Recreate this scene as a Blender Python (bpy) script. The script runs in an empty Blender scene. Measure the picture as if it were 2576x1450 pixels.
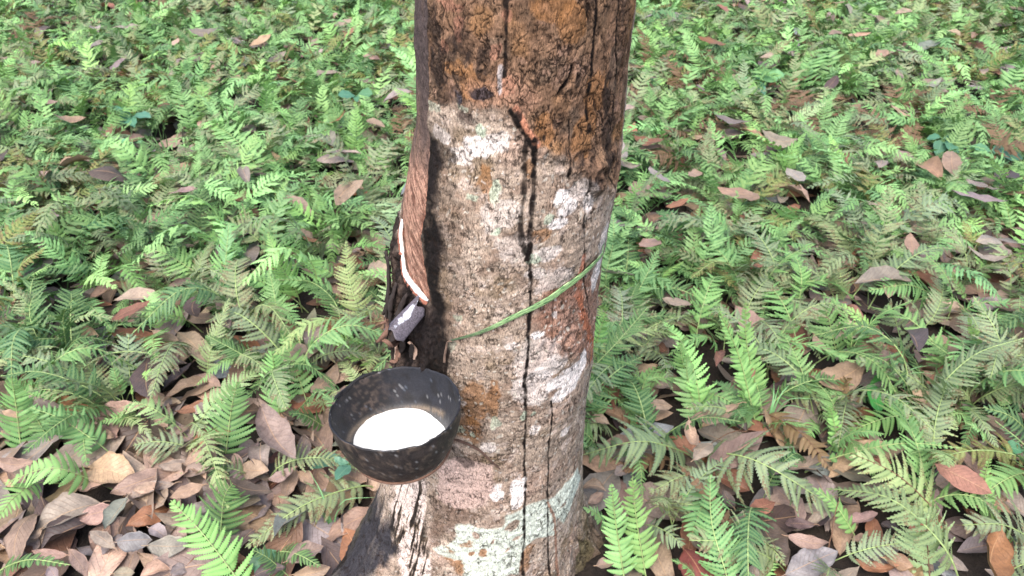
import bpy, math, random
import numpy as np
random.seed(7); RNG = np.random.default_rng(11)
S = bpy.context.scene
COL = S.collection
PI = math.pi
# ------------------------------------------------------------------ camera
H = 1.27; PITCH = math.radians(35.0); F = 1874.0     # F in units of a 2576 wide picture
CX, CY = 1288.0, 724.8
FWD = np.array([0, math.cos(PITCH), -math.sin(PITCH)])
UPV = np.array([0, math.sin(PITCH), math.cos(PITCH)])
RGT = np.array([1.0, 0, 0])
EYE = np.array([0, 0, H])
def ray(px, py):
    d = FWD + RGT*(px-CX)/F - UPV*(py-CY)/F
    return d/np.linalg.norm(d)
def at_h(px, py, h):
    """the point of height h seen at (px,py)"""
    d = ray(px, py); t = (h-H)/d[2]
    return EYE + d*t
def at_y(px, py, y):
    d = ray(px, py); return EYE + d*(y/d[1])
def proj(P):
    P = np.atleast_2d(P) - EYE
    z = P@FWD
    return np.stack([CX + F*(P@RGT)/z, CY - F*(P@UPV)/z, z], 1)
cam = bpy.data.cameras.new('camera'); co = bpy.data.objects.new('camera', cam); COL.objects.link(co)
cam.sensor_width = 36; cam.lens = 36*F/2576; cam.clip_end = 500; cam.clip_start = 0.02
co.location = (0, 0, H); co.rotation_euler = (PI/2-PITCH, 0, 0)
cam.dof.use_dof = True; cam.dof.focus_distance = 0.95; cam.dof.aperture_fstop = 11
S.camera = co
# ------------------------------------------------------------------ light
SUN_EL, SUN_AZ = math.radians(58), math.radians(200)   # azimuth measured clockwise from +Y (behind the camera)
w = bpy.data.worlds.new('World'); S.world = w; w.use_nodes = True
nt = w.node_tree; bg = nt.nodes['Background']
sky = nt.nodes.new('ShaderNodeTexSky'); sky.sky_type = 'NISHITA'; sky.sun_disc = False
sky.sun_elevation = SUN_EL; sky.sun_rotation = SUN_AZ; sky.air_density = 1.0; sky.dust_density = 4.0; sky.ozone_density = 1.0
nt.links.new(sky.outputs[0], bg.inputs[0]); bg.inputs[1].default_value = 0.15
sl = bpy.data.lights.new('sun', 'SUN'); so = bpy.data.objects.new('sun', sl); COL.objects.link(so)
sl.energy = 1.5; sl.angle = math.radians(50); sl.color = (1, .95, .88)
dx, dy, dz = math.sin(SUN_AZ)*math.cos(SUN_EL), math.cos(SUN_AZ)*math.cos(SUN_EL), math.sin(SUN_EL)
import mathutils
so.rotation_euler = mathutils.Vector((dx, dy, dz)).to_track_quat('Z', 'Y').to_euler()
S.view_settings.view_transform = 'Standard'; S.view_settings.look = 'None'
S.view_settings.exposure = EXPO = 1.1; S.view_settings.gamma = 1
# ------------------------------------------------------------------ helpers
def lin(r, g, b):
    f = lambda c: (c/255/12.92) if c <= 10 else ((c/255+.055)/1.055)**2.4
    return np.array([f(r), f(g), f(b)])
def tag(o, label=None, cat=None, group=None, kind=None):
    if label: o['label'] = label
    if cat: o['category'] = cat
    if group: o['group'] = group
    if kind: o['kind'] = kind
    return o
def empty(name, loc=(0, 0, 0)):
    o = bpy.data.objects.new(name, None); COL.objects.link(o); o.location = loc
    o.empty_display_size = .02
    return o
def mesh_np(name, V, Q=None, T=None, uv=None, col=None, mats=(), mi=None, smooth=True):
    V = np.asarray(V, float)
    Q = np.zeros((0, 4), int) if Q is None or len(Q) == 0 else np.asarray(Q)
    T = np.zeros((0, 3), int) if T is None or len(T) == 0 else np.asarray(T)
    m = bpy.data.meshes.new(name)
    m.vertices.add(len(V)); m.vertices.foreach_set('co', V.astype(np.float32).ravel())
    nl = Q.size + T.size
    m.loops.add(nl); li = np.concatenate([Q.ravel(), T.ravel()]).astype(np.int32)
    m.loops.foreach_set('vertex_index', li)
    n = len(Q)+len(T); m.polygons.add(n)
    st = np.concatenate([np.arange(len(Q))*4, Q.size+np.arange(len(T))*3]).astype(np.int32)
    m.polygons.foreach_set('loop_start', st)
    if mi is not None: m.polygons.foreach_set('material_index', np.asarray(mi, np.int32))
    m.polygons.foreach_set('use_smooth', np.full(n, smooth))
    if uv is not None:
        u = m.uv_layers.new(name='UVMap')
        u.data.foreach_set('uv', np.asarray(uv, np.float32)[li].ravel())
    for nm, c in (col or {}).items():
        a = m.color_attributes.new(nm, 'FLOAT_COLOR', 'POINT')
        c = np.asarray(c, float)
        if c.ndim == 1: c = np.repeat(c[:, None], 3, 1)
        a.data.foreach_set('color', np.concatenate([c, np.ones((len(c), 1))], 1).astype(np.float32).ravel())
    m.update(calc_edges=True); m.validate()
    for q in mats: m.materials.append(q)
    return m
def link(name, me, parent=None):
    o = bpy.data.objects.new(name, me); COL.objects.link(o)
    if parent is not None: o.parent = parent
    return o
def grid_q(nu, nv, wrap=False, off=0):
    """quads of an nu x nv vertex grid, index = i*nv+j; wrap closes j"""
    i = np.arange(nu-1)[:, None]; j = np.arange(nv if wrap else nv-1)[None, :]
    j2 = (j+1) % nv
    return np.stack([i*nv+j, i*nv+j2, (i+1)*nv+j2, (i+1)*nv+j], -1).reshape(-1, 4)+off
def unit(v): return v/(np.linalg.norm(v, axis=-1, keepdims=True)+1e-12)
def sweep(P, rad, n=8, flat=1.0, up=None, cap=True):
    """tube along points P with radii; flat squeezes it along its own normal"""
    P = np.asarray(P, float); k = len(P); rad = np.broadcast_to(np.asarray(rad, float), (k,))
    T = unit(np.gradient(P, axis=0)); ref = np.array([0.13, .31, .94]) if up is None else np.asarray(up, float)
    A = unit(np.cross(T, ref)); B = np.cross(A, T)
    a = np.linspace(0, 2*PI, n, endpoint=False)
    V = P[:, None]+rad[:, None, None]*(np.cos(a)[None, :, None]*A[:, None]+flat*np.sin(a)[None, :, None]*B[:, None])
    V = V.reshape(-1, 3); Q = grid_q(k, n, True); T3 = []
    if cap:
        V = np.vstack([V, P[0], P[-1]]); c0, c1 = len(V)-2, len(V)-1
        for j in range(n): T3 += [[c0, (j+1) % n, j], [c1, (k-1)*n+j, (k-1)*n+(j+1) % n]]
    return V, Q, np.array(T3).reshape(-1, 3)
def smooth_line(pts, n=24):
    """Catmull-Rom through points"""
    P = np.asarray(pts, float); P = np.vstack([2*P[0]-P[1], P, 2*P[-1]-P[-2]])
    out = []
    segs = len(P)-3
    for t in np.linspace(0, segs-1e-6, n):
        i = int(t); u = t-i; a, b, c, d = P[i:i+4]
        out.append(.5*((2*b)+(-a+c)*u+(2*a-5*b+4*c-d)*u*u+(-a+3*b-3*c+d)*u**3))
    return np.array(out)
# noise --------------------------------------------------------------------
def _h(i, j, k, s=0):
    n = (i*374761393 + j*668265263 + k*2147483647 + s*1274126177) & 0xFFFFFFFF
    n = ((n ^ (n >> 13))*1274126177) & 0xFFFFFFFF
    n = ((n ^ (n >> 16))*2246822519) & 0xFFFFFFFF
    return ((n ^ (n >> 15)) & 0xFFFFFF)/float(0xFFFFFF)
def vnoise(P, s=0):
    P = np.asarray(P, float); I = np.floor(P).astype(np.int64); f = P-I; f = f*f*f*(f*(f*6-15)+10)
    r = 0
    for a in (0, 1):
        for b in (0, 1):
            for c in (0, 1):
                wgt = (f[:, 0] if a else 1-f[:, 0])*(f[:, 1] if b else 1-f[:, 1])*(f[:, 2] if c else 1-f[:, 2])
                r = r+wgt*_h(I[:, 0]+a, I[:, 1]+b, I[:, 2]+c, s)
    return r*2-1
def fbm(P, o=4, s=0, g=.5):
    r = 0; a = 1; t = 0; P = np.asarray(P, float)
    for i in range(o):
        r = r+a*vnoise(P*2.03**i+i*7.3, s+i); t += a; a *= g
    return r/t
def voro2(P, s=0):
    """F1, F2-F1 and cell id of a 2D jittered grid"""
    I = np.floor(P).astype(np.int64); n = len(P)
    f1 = np.full(n, 9.); f2 = np.full(n, 9.); cid = np.zeros(n)
    for a in (-1, 0, 1):
        for b in (-1, 0, 1):
            ci, cj = I[:, 0]+a, I[:, 1]+b
            x = ci+.1+.8*_h(ci, cj, ci*0+3, s); y = cj+.1+.8*_h(ci, cj, ci*0+5, s)
            d = np.hypot(P[:, 0]-x, P[:, 1]-y); h = _h(ci, cj, ci*0+9, s)
            new = d < f1
            f2 = np.where(new, f1, np.minimum(f2, d)); cid = np.where(new, h, cid); f1 = np.where(new, d, f1)
    return f1, f2-f1, cid
def sstep(a, b, x):
    t = np.clip((x-a)/(b-a), 0, 1); return t*t*(3-2*t)
# material helpers -----------------------------------------------------------
def mat(name):
    m = bpy.data.materials.new(name); m.use_nodes = True; t = m.node_tree
    return m, t, t.nodes['Principled BSDF'], t.nodes['Material Output']
def N(t, kind, **kw):
    n = t.nodes.new(kind)
    for k, v in kw.items():
        if k.startswith('i_'): n.inputs[k[2:].replace('_', ' ')].default_value = v
        else: setattr(n, k, v)
    return n
def noise(t, vec, scale, detail=4, rough=.55):
    n = N(t, 'ShaderNodeTexNoise'); n.inputs['Scale'].default_value = scale
    n.inputs['Detail'].default_value = detail; n.inputs['Roughness'].default_value = rough
    if vec is not None: t.links.new(vec, n.inputs['Vector'])
    return n.outputs['Fac']
def ramp(t, x, pts):
    r = N(t, 'ShaderNodeValToRGB'); e = r.color_ramp.elements
    while len(e) < len(pts): e.new(.5)
    for q, (p, c) in zip(e, pts):
        q.position = p
        if not hasattr(c, '__len__'): c = (c, c, c)
        q.color = (*c, 1)
    t.links.new(x, r.inputs[0]); return r.outputs[0]
def mixc(t, f, a, b, mode='MIX'):
    n = N(t, 'ShaderNodeMix', data_type='RGBA', blend_type=mode)
    for k, v in ((0, f), (6, a), (7, b)):
        if hasattr(v, 'links'): t.links.new(v, n.inputs[k])
        elif k == 0: n.inputs[k].default_value = v
        else: n.inputs[k].default_value = (*v, 1) if hasattr(v, '__len__') else (v, v, v, 1)
    return n.outputs[2]
def math_(t, op, a, b=0.0, clamp=False):
    n = N(t, 'ShaderNodeMath', operation=op, use_clamp=clamp)
    for k, v in ((0, a), (1, b)):
        if hasattr(v, 'links'): t.links.new(v, n.inputs[k])
        else: n.inputs[k].default_value = v
    return n.outputs[0]
def bump(t, h, bsdf, strength=.5, dist=.002, prev=None):
    b = N(t, 'ShaderNodeBump'); b.inputs['Strength'].default_value = strength; b.inputs['Distance'].default_value = dist
    t.links.new(h, b.inputs['Height'])
    if prev is not None: t.links.new(prev, b.inputs['Normal'])
    if bsdf is not None: t.links.new(b.outputs[0], bsdf.inputs['Normal'])
    return b.outputs[0]
# ------------------------------------------------------------------ rubber tree trunk
D = 0.92
OUT = [(-420, 1050, 1625), (-150, 1040, 1612), (0, 1035, 1603), (100, 1034, 1590), (180, 1040, 1580), (300, 1040, 1568), (400, 1021, 1562), (480, 1009, 1548), (550, 1006, 1535),
       (620, 1001, 1521), (700, 991, 1508), (780, 989, 1500), (850, 997, 1498), (900, 1003, 1494), (950, 1003, 1485), (1000, 1001, 1476),
       (1100, 990, 1470), (1200, 966, 1463), (1250, 952, 1464), (1300, 936, 1467), (1350, 925, 1470), (1400, 920, 1476), (1500, 915, 1490)]
zz, xl, xr = [], [], []
for y, L, R in OUT:
    a = PITCH+math.atan((y-CY)/F); z = H-D*math.tan(a); dep = D*math.cos(PITCH)+(H-z)*math.sin(PITCH)
    zz.append(z); xl.append((L-CX)/F*dep); xr.append((R-CX)/F*dep)
o_ = np.argsort(zz); zz = np.array(zz)[o_]; xl = np.array(xl)[o_]; xr = np.array(xr)[o_]
def prof(z):
    l = np.interp(z, zz, xl); r = np.interp(z, zz, xr)
    hw = (r-l)/2; return (l+r)/2, D*np.sin(np.arctan(hw/D))
def flare(phi, z):
    """extra radius of the root flare"""
    def lobe(c, w): return np.exp(-(((phi-c+PI) % (2*PI)-PI)/w)**2)
    e = np.exp(-np.maximum(z, -.05)/.075)
    e2 = np.exp(-np.maximum(z, -.05)/.16)
    return .084*lobe(-1.15, .42)*e + .03*lobe(-1.2, .6)*e2*.6 + .05*lobe(1.75, .35)*e + .03*lobe(.25, .5)*e + .10*lobe(-2.4, .4)*e + .09*lobe(2.8, .4)*e - .012*lobe(1.25, .22)*e2
def rbase(phi, z):
    xc, r = prof(z); return r+flare(phi, z)
def to_sz(px, py):
    """picture point -> (phi,z) on the trunk, clamped to its silhouette"""
    d = ray(px, py); best = None; bd = 9
    for t in np.linspace(.5, 1.9, 900):
        p = EYE+d*t; xc, r = prof(p[2]); ph = math.atan2(p[0]-xc, D-p[1])
        q = math.hypot(p[0]-xc, p[1]-D)-rbase(ph, p[2])
        if q < 0: return ph, p[2]
        if q < bd: bd = q; best = (ph, p[2])
    return best
KS = .15                                            # metres per radian used for the surface coordinate
def sz(pts): return np.array([(lambda a: (a[0]*KS, a[1]))(to_sz(*p)) for p in pts])
def seg_dist(P, A, with_t=False):
    d = np.full(len(P), 9.); tt = np.zeros(len(P)); n = len(A)-1
    for i in range(n):
        a, b = A[i], A[i+1]; ab = b-a; t = np.clip(((P-a)@ab)/(ab@ab+1e-12), 0, 1)
        q = np.linalg.norm(P-a-t[:, None]*ab, axis=1); m = q < d; d = np.where(m, q, d); tt = np.where(m, (i+t)/n, tt)
    return (d, tt) if with_t else d
def inside(P, A):
    c = np.zeros(len(P), bool); n = len(A)
    for i in range(n):
        x1, y1 = A[i]; x2, y2 = A[(i+1) % n]
        m = ((y1 > P[:, 1]) != (y2 > P[:, 1])) & (P[:, 0] < (x2-x1)*(P[:, 1]-y1)/(y2-y1+1e-12)+x1)
        c ^= m
    return c
def sdf(P, A):
    d = seg_dist(P, np.vstack([A, A[:1]])); return np.where(inside(P, A), -d, d)

ph_f = np.linspace(-1.9, 1.9, 560); ph_b = np.linspace(1.9, 2*PI-1.9, 70)[1:-1]
PH = np.concatenate([ph_f, ph_b]); ZS = np.concatenate([np.linspace(-.06, 1.10, 1040), np.linspace(1.11, 3.0, 160)])
ZG, PG = np.meshgrid(ZS, PH, indexing='ij'); zf, pf = ZG.ravel(), PG.ravel()
xc, r0 = prof(zf)
P2 = np.stack([np.where(pf > PI, pf-2*PI, pf)*KS, zf], 1)
C3 = np.stack([np.sin(pf)*.15, np.cos(pf)*.15, zf], 1)       # seamless 3D coordinates for noise
n_big = fbm(C3*9, 3, 1); n_mid = fbm(C3*30, 4, 2); n_fine = fbm(C3*110, 3, 3); n_st = fbm(C3*np.array([90, 90, 14.]), 3, 4)
n_hz = fbm(C3*np.array([22, 22, 120.]), 3, 5); n_a = fbm(C3*18, 4, 6); n_b = fbm(C3*45, 4, 8)
wob = np.stack([n_mid, fbm(C3*30, 4, 12)], 1)*.010 + np.stack([n_fine, fbm(C3*110, 3, 13)], 1)*.0035
PW = P2+wob
def poly(pts, soft=.002, w=PW, **k): return 1-sstep(-soft, soft, sdf(w, sz(pts)))
def line(pts, wd, soft=.4, w=None, taper=0):
    q = P2+wob*.4 if w is None else w
    d, t = seg_dist(q, sz(pts), True); ww = wd*.9*(1+.45*n_b+.75*n_fine)*(1-taper*t)
    return 1-sstep(ww*(1-soft), ww*(1+soft)+.0004, d)
def blob(x, y, rx, ry=None):
    """irregular patch, radii in picture px"""
    ry = ry or rx; c = sz([(x, y)])[0]; e = sz([(x+rx*.5, y)])[0]; g = sz([(x, y+ry*.5)])[0]
    a = max(abs(e[0]-c[0])*2, .003); b = max(abs(g[1]-c[1])*2, .003)
    q = np.hypot((PW[:, 0]-c[0])/a, (PW[:, 1]-c[1])/b)+.35*n_b+.2*n_fine
    return 1-sstep(.8, 1.05, q)
# zones
up_z = poly([(900, -900), (900, 262), (1075, 275), (1150, 262), (1235, 268), (1290, 285), (1335, 345), (1395, 392), (1440, 425), (1495, 470), (1560, 470), (1620, 440), (1700, -900)], .011)
PANEL = [(1072, -700), (1070, 150), (1073, 300), (1080, 420), (1072, 520), (1060, 600), (1073, 700), (1079, 757), (1048, 730), (1022, 694), (1013, 610), (1009, 570)]
pan_sz = np.vstack([sz(PANEL), [(-.30, .82), (-.42, .95), (-.42, 2.9)]])
pdist = sdf(P2+wob*.25, pan_sz); pan = 1-sstep(-.0012, .0022, pdist)
top_sz = (up_z > .5)
# cracks
jit = np.stack([n_a, n_big], 1)*.01
f1a, ea, ida = voro2((P2+jit+wob*1.1)*np.array([125, 70]), 1)       # coarse plates, upper bark
f1b, eb, idb = voro2((P2+wob*.6)*np.array([150, 115]), 2)         # fine plates, lower bark
vo = (1-sstep(.02, .15, ea+.10*n_fine))*sstep(-.25, .25, n_b+.5*n_a+.3*n_st)
Wc = np.stack([P2[:, 0]+wob[:, 0]*1.1+.25*P2[:, 1], P2[:, 1]+wob[:, 1]*1.1-.18*P2[:, 0], P2[:, 0]*31+P2[:, 1]*17], 1)
rg1 = np.abs(fbm(Wc*np.array([150, 45, 1]), 3, 61)); rg2 = np.abs(fbm(Wc*np.array([60, 170, 1]), 3, 62))
rv = (1-sstep(.03, .11, rg1))*sstep(-.1, .25, fbm(C3*40, 3, 63)); rh = (1-sstep(.025, .09, rg2))*sstep(.0, .3, fbm(C3*36, 3, 64))
rg3 = np.abs(fbm(Wc*np.array([240, 80, 1]), 3, 65)); rg4 = np.abs(fbm(Wc*np.array([60, 300, 1]), 2, 66))
dash = (1-sstep(.04, .16, rg3))*sstep(-.15, .15, fbm(C3*np.array([70, 70, 90]), 3, 67)); hrib = (1-sstep(.05, .16, rg4))*sstep(-.05, .25, fbm(C3*25, 3, 68))
crA = np.maximum(np.maximum(vo*.8, rv), rh*.7); crB = np.maximum(np.maximum(dash*.9, hrib*.3), (1-sstep(.02, .16, eb+.08*n_fine))*sstep(.0, .35, n_a+.3*n_fine)*.6)
crack = crA*up_z+crB*(1-up_z); crack = np.clip(crack*1.15, 0, 1)*(1-pan*.9)
upf = up_z*(1-pan)
# colour -------------------------------------------------------------------
def mx(c, m, k):
    m = np.clip(m, 0, 1)[:, None]; return c*(1-m)+np.asarray(k)*m
c = np.tile(lin(160, 142, 126), (len(zf), 1))
c = mx(c, sstep(-.1, .5, n_a), lin(186, 168, 152)); c = mx(c, sstep(.05, .5, n_b)*.6, lin(128, 104, 88))
c = mx(c, sstep(.0, .6, fbm(C3*14, 4, 21))*.4, lin(174, 142, 126))        # pinkish
c = mx(c, sstep(.2, .5, fbm(C3*26, 3, 23))*.5, lin(118, 100, 72))          # olive
c = mx(c, sstep(.22, .5, fbm(C3*60, 3, 24))*.6, lin(190, 172, 160))
u = np.tile(lin(128, 98, 76), (len(zf), 1))
u = mx(u, sstep(-.05, .4, fbm(C3*24, 4, 31))*.7, lin(140, 110, 84)); u = mx(u, sstep(.05, .45, fbm(C3*33, 4, 32))*.8, lin(112, 92, 76))
u = mx(u, sstep(.15, .5, fbm(C3*20, 3, 33))*.65, lin(144, 104, 64)); u = mx(u, sstep(.2, .5, fbm(C3*50, 3, 34))*.7, lin(160, 126, 106))
u = mx(u, sstep(.15, .45, fbm(C3*40, 3, 36))*.6, lin(82, 62, 48))
c = mx(c, up_z, u)
idm = np.where(top_sz, ida, idb); c = c*(.88+.24*idm)[:, None]
LT = sz
# right lower: redder
c = mx(c, poly([(1370, 720), (1480, 680), (1520, 700), (1500, 900), (1440, 900), (1360, 860), (1340, 800)], .015)*.65, lin(146, 98, 78))
c = mx(c, line([(1455, 740), (1468, 810), (1490, 860), (1488, 900)], .008), lin(176, 112, 84))
c = mx(c, line([(1465, 640), (1452, 740)], .006), lin(182, 124, 100))
# ochre
for b in [(1390, 20, 65, 45), (1440, 60, 40, 50), (1500, 230, 30, 60), (1330, 420, 10, 30), (1360, 590, 22, 22), (1175, 1400, 70, 45), (1190, 215, 40, 40), (1220, 450, 16, 45), (1232, 500, 14, 30),
          (1195, 1020, 38, 60), (1180, 1085, 40, 35), (1240, 1010, 20, 60), (1140, 175, 30, 20), (1470, 340, 30, 60), (1320, 1405, 22, 35), (1365, 330, 35, 40)]:
    c = mx(c, blob(*b)*.62, lin(146, 100, 56))
c = mx(c, poly([(1160, 210), (1230, 200), (1290, 190), (1340, 230), (1360, 260), (1320, 290), (1280, 270), (1200, 255)], .006)*.55, lin(178, 134, 108))
c = mx(c, blob(1270, 215, 26, 34)*.5, lin(176, 122, 98))
c = mx(c, line([(1300, 270), (1320, 320), (1350, 360)], .004), lin(186, 126, 98))
for b in [(1112, 120, 8, 25), (1160, 75, 16, 30), (1130, 20, 30, 20), (1275, 45, 12, 20), (1240, 130, 16, 25)]: c = mx(c, blob(*b)*.5, lin(168, 116, 94))
# pale patches
for b in [(1225, 365, 58, 24, .8), (1190, 385, 60, 14, .6), (1255, 345, 30, 18, .5), (1110, 335, 26, 16, .6), (1160, 400, 30, 12, .4), (1415, 490, 24, 26, .85), (1432, 525, 26, 22, .8), (1405, 560, 28, 16, .9),
          (1480, 510, 14, 22, .7), (1350, 840, 14, 12, .9), (1465, 905, 10, 24, .9), (1440, 945, 30, 20, .9), (1400, 960, 26, 20, .85), (1420, 985, 32, 22, .85), (1250, 1245, 20, 18, .95),
          (1300, 1235, 18, 36, .9), (1340, 1085, 14, 12, .6), (1425, 1080, 10, 12, .6), (1300, 1265, 14, 10, .8), (1285, 870, 20, 9, .5), (1500, 680, 8, 40, .8), (1513, 620, 8, 40, .6), (1375, 640, 40, 16, .5),
          (1345, 690, 30, 14, .45), (1170, 1015, 14, 8, .5), (1390, 785, 10, 9, .7), (1235, 1125, 26, 12, .5), (1340, 980, 60, 50, .45), (1380, 920, 40, 30, .4), (1350, 900, 60, 60, .3), (1250, 540, 60, 40, .3),
          (1460, 480, 40, 30, .4), (1395, 700, 50, 30, .35), (1300, 620, 60, 40, .25)]:
    c = mx(c, blob(*b[:4])*min(1, b[4]*1.15), lin(236, 226, 220))
for b in [(1222, 322, 18, 20, .9), (1238, 480, 14, 34, .8), (1186, 498, 12, 10, .7), (1250, 578, 15, 8, 1), (1345, 652, 20, 16, .9), (1325, 630, 10, 10, .6), (1310, 1045, 10, 14, .9), (1245, 1065, 14, 18, .7), (1155, 800, 14, 10, .7), (1385, 545, 14, 14, .8),
          (1168, 268, 22, 10, .6), (1095, 270, 24, 12, .5), (1150, 1085, 12, 10, .7), (1340, 1045, 10, 9, .8), (1180, 1100, 8, 8, .8), (1135, 865, 12, 14, .5)]:
    c = mx(c, blob(*b[:4])*b[4], lin(178, 190, 168))
# small lichen flecks
fl = voro2((P2+wob)*np.array([60, 60]), 7); c = mx(c, (1-sstep(.10, .17, fl[0]+.06*n_fine))*(fl[2] > .55)*(1-up_z)*.75, lin(200, 192, 178))
fl = voro2((P2+wob)*np.array([120, 120]), 9); c = mx(c, (1-sstep(.12, .2, fl[0]))*(fl[2] > .75)*(1-up_z)*.6, lin(206, 198, 190))
# below the cup
mleft = poly([(1095, 1180), (1150, 1150), (1240, 1170), (1245, 1235), (1210, 1275), (1150, 1280), (1100, 1255)], .004)
c = mx(c, mleft*.85, lin(200, 172, 160))
n_s2 = fbm(C3*np.array([170, 170, 11.]), 3, 44)
strip = poly([(995, 1205), (1060, 1195), (1070, 1300), (1078, 1460), (1010, 1460), (985, 1330)], .004)*sstep(-.14, .0, n_s2+.35*n_b)
c = mx(c, strip*.9, lin(224, 206, 196))
# olive dark area left middle
c = mx(c, poly([(1075, 280), (1120, 300), (1140, 500), (1150, 600), (1180, 700), (1170, 800), (1120, 900), (1080, 900), (1060, 600)], .02)*.55, lin(92, 76, 62))
# black stains
_l = sz([(1016, 640), (1024, 696), (1050, 734), (1080, 762), (1098, 800), (1098, 900), (1080, 940), (1010, 960)])
LB = 1-sstep(-.004, .004, sdf(P2+wob*.5, np.vstack([_l, [(-.30, _l[-1][1]), (-.30, _l[0][1]+.04)]])))
blk = lin(13, 11, 12)
st = poly([(1074, 320), (1094, 340), (1112, 420), (1094, 520), (1122, 590), (1108, 700), (1128, 760), (1124, 830), (1140, 900), (1132, 960), (1000, 960), (995, 830), (985, 770), (985, 600), (1010, 600), (1020, 695), (1078, 760), (1060, 600)], .008)
c = mx(c, st*sstep(-.9, -.1, n_b+.6*n_st)*.98, blk)
c = mx(c, LB*.97, lin(38, 32, 31)); c = mx(c, LB*sstep(.1, .4, n_st)*.55, lin(92, 78, 70)); c = mx(c, LB*sstep(.1, .35, -n_b)*.8, lin(16, 14, 14))
low = (1-sstep(-1.02, -.86, pf+.35*n_mid))*(1-sstep(.16, .24, zf+.03*n_mid+.05*n_st)); low = np.maximum(low, poly([(985, 1175), (1110, 1150), (1090, 1185), (1000, 1208)], .006)*.8)
c = mx(c, low*.97, lin(48, 49, 56)); c = mx(c, low*sstep(.1, .4, n_st+.3*n_mid)*.5, lin(104, 98, 94)); c = mx(c, low*sstep(.1, .4, -n_b)*.7, lin(24, 24, 27))
c = mx(c, poly([(985, 1205), (1062, 1195), (1080, 1460), (1000, 1470)], .01)*sstep(.06, .2, -n_s2-.2*n_b)*.95, blk)
c = mx(c, poly([(1080, 1230), (1120, 1270), (1230, 1290), (1180, 1310), (1110, 1345), (1085, 1370)], .006)*.6, lin(88, 66, 54))
for b in [(1145, 240, 22, 26, .9), (1210, 232, 34, 16, .95), (1150, 195, 20, 15, .7), (1175, 292, 34, 14, .8), (1095, 160, 26, 60, .9), (1145, 130, 40, 40, .75), (1165, 110, 30, 60, .6), (1215, 160, 14, 50, .8), (1110, 240, 20, 30, .7), (1085, 60, 22, 50, .8), (1115, 390, 40, 40, .6),
          (1530, 230, 14, 60, .85), (1535, 330, 16, 45, .8), (1478, 325, 9, 20, .95), (1525, 300, 14, 30, .6), (1450, 200, 10, 25, .8), (1470, 400, 26, 20, .85), (1500, 430, 40, 26, .6), (1300, 290, 12, 12, 1), (1530, 400, 14, 40, .8), (1365, 345, 8, 8, .9), (1500, 460, 26, 24, .6), (1385, 352, 9, 8, .8),
          (1085, 480, 22, 60, .6), (1100, 640, 30, 50, .6), (1110, 850, 34, 60, .5), (1310, 590, 50, 14, .5), (1135, 480, 26, 20, .4), (1170, 1165, 30, 16, .7), (1130, 1130, 24, 30, .6), (1160, 1140, 20, 14, .5)]:
    c = mx(c, blob(*b[:4])*min(1, b[4]*.95)*sstep(-.65, .0, n_b+.5*n_fine), lin(36, 31, 31))
c = mx(c, blob(1147, 241, 16, 18)*sstep(-.3, .2, n_b)*.8, lin(78, 80, 92)); c = mx(c, blob(1208, 232, 30, 16)*sstep(-.4, .2, n_b)*.7, lin(74, 64, 68)); c = mx(c, blob(1176, 293, 28, 11)*.7, lin(84, 70, 64))
# mint lichen band
MINT = [(1083, 1378), (1120, 1368), (1146, 1352), (1152, 1322), (1180, 1318), (1215, 1330), (1268, 1322), (1278, 1290), (1330, 1268), (1395, 1250), (1430, 1215), (1452, 1178), (1458, 1200), (1440, 1250), (1415, 1318),
        (1402, 1300), (1392, 1345), (1350, 1352), (1325, 1372), (1312, 1400), (1305, 1440), (1260, 1452), (1262, 1520), (1172, 1520), (1170, 1440), (1160, 1408), (1120, 1400)]
mint = poly(MINT, .0025, P2+wob*.8)
holes = 0
for b in [(1215, 1298, 22, 15), (1196, 1345, 8, 9), (1290, 1320, 14, 14), (1300, 1352, 14, 7), (1215, 1388, 12, 10), (1185, 1392, 8, 8), (1276, 1380, 6, 5), (1240, 1360, 5, 5)]: holes = np.maximum(holes, blob(*b))
mint = mint*(1-holes)*(1-.9*(1-sstep(-.5, -.3, n_b)))
lb = np.sin((P2[:, 1]-.35*P2[:, 0])*420+n_mid*5)*.5+.5
c = mx(c, mint*.95, lin(206, 214, 200)*(.86+.2*lb)[:, None])
# panel
pc = np.tile(lin(150, 116, 100), (len(zf), 1))
gr = fbm(np.stack([(P2[:, 0]*.55+P2[:, 1]*.83+.2*wob[:, 0])*300, (P2[:, 0]*.83-P2[:, 1]*.55)*55, P2[:, 0]*0], 1), 4, 41, .65)
pc = mx(pc, sstep(-.05, .3, gr), lin(182, 142, 122)); pc = mx(pc, sstep(-.05, .35, -gr)*.8, lin(104, 70, 58))
old = sstep(.82, .90, zf+.05*n_mid)
pc = mx(pc, old*.9, lin(88, 76, 72)); pc = mx(pc, old*sstep(0, .5, n_st)*.7, lin(120, 96, 82)); pc = mx(pc, sstep(.85, 1.0, zf)*.6, lin(66, 60, 62))
pc = mx(pc, (1-sstep(.0, .012, -pdist))*(1-old)*.5, lin(116, 70, 54))
c = mx(c, pan, pc)
c = mx(c, sstep(-.004, .0, pdist)*(1-sstep(.0, .006, pdist))*sstep(.62, .68, zf)*.7, lin(50, 42, 38))
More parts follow.
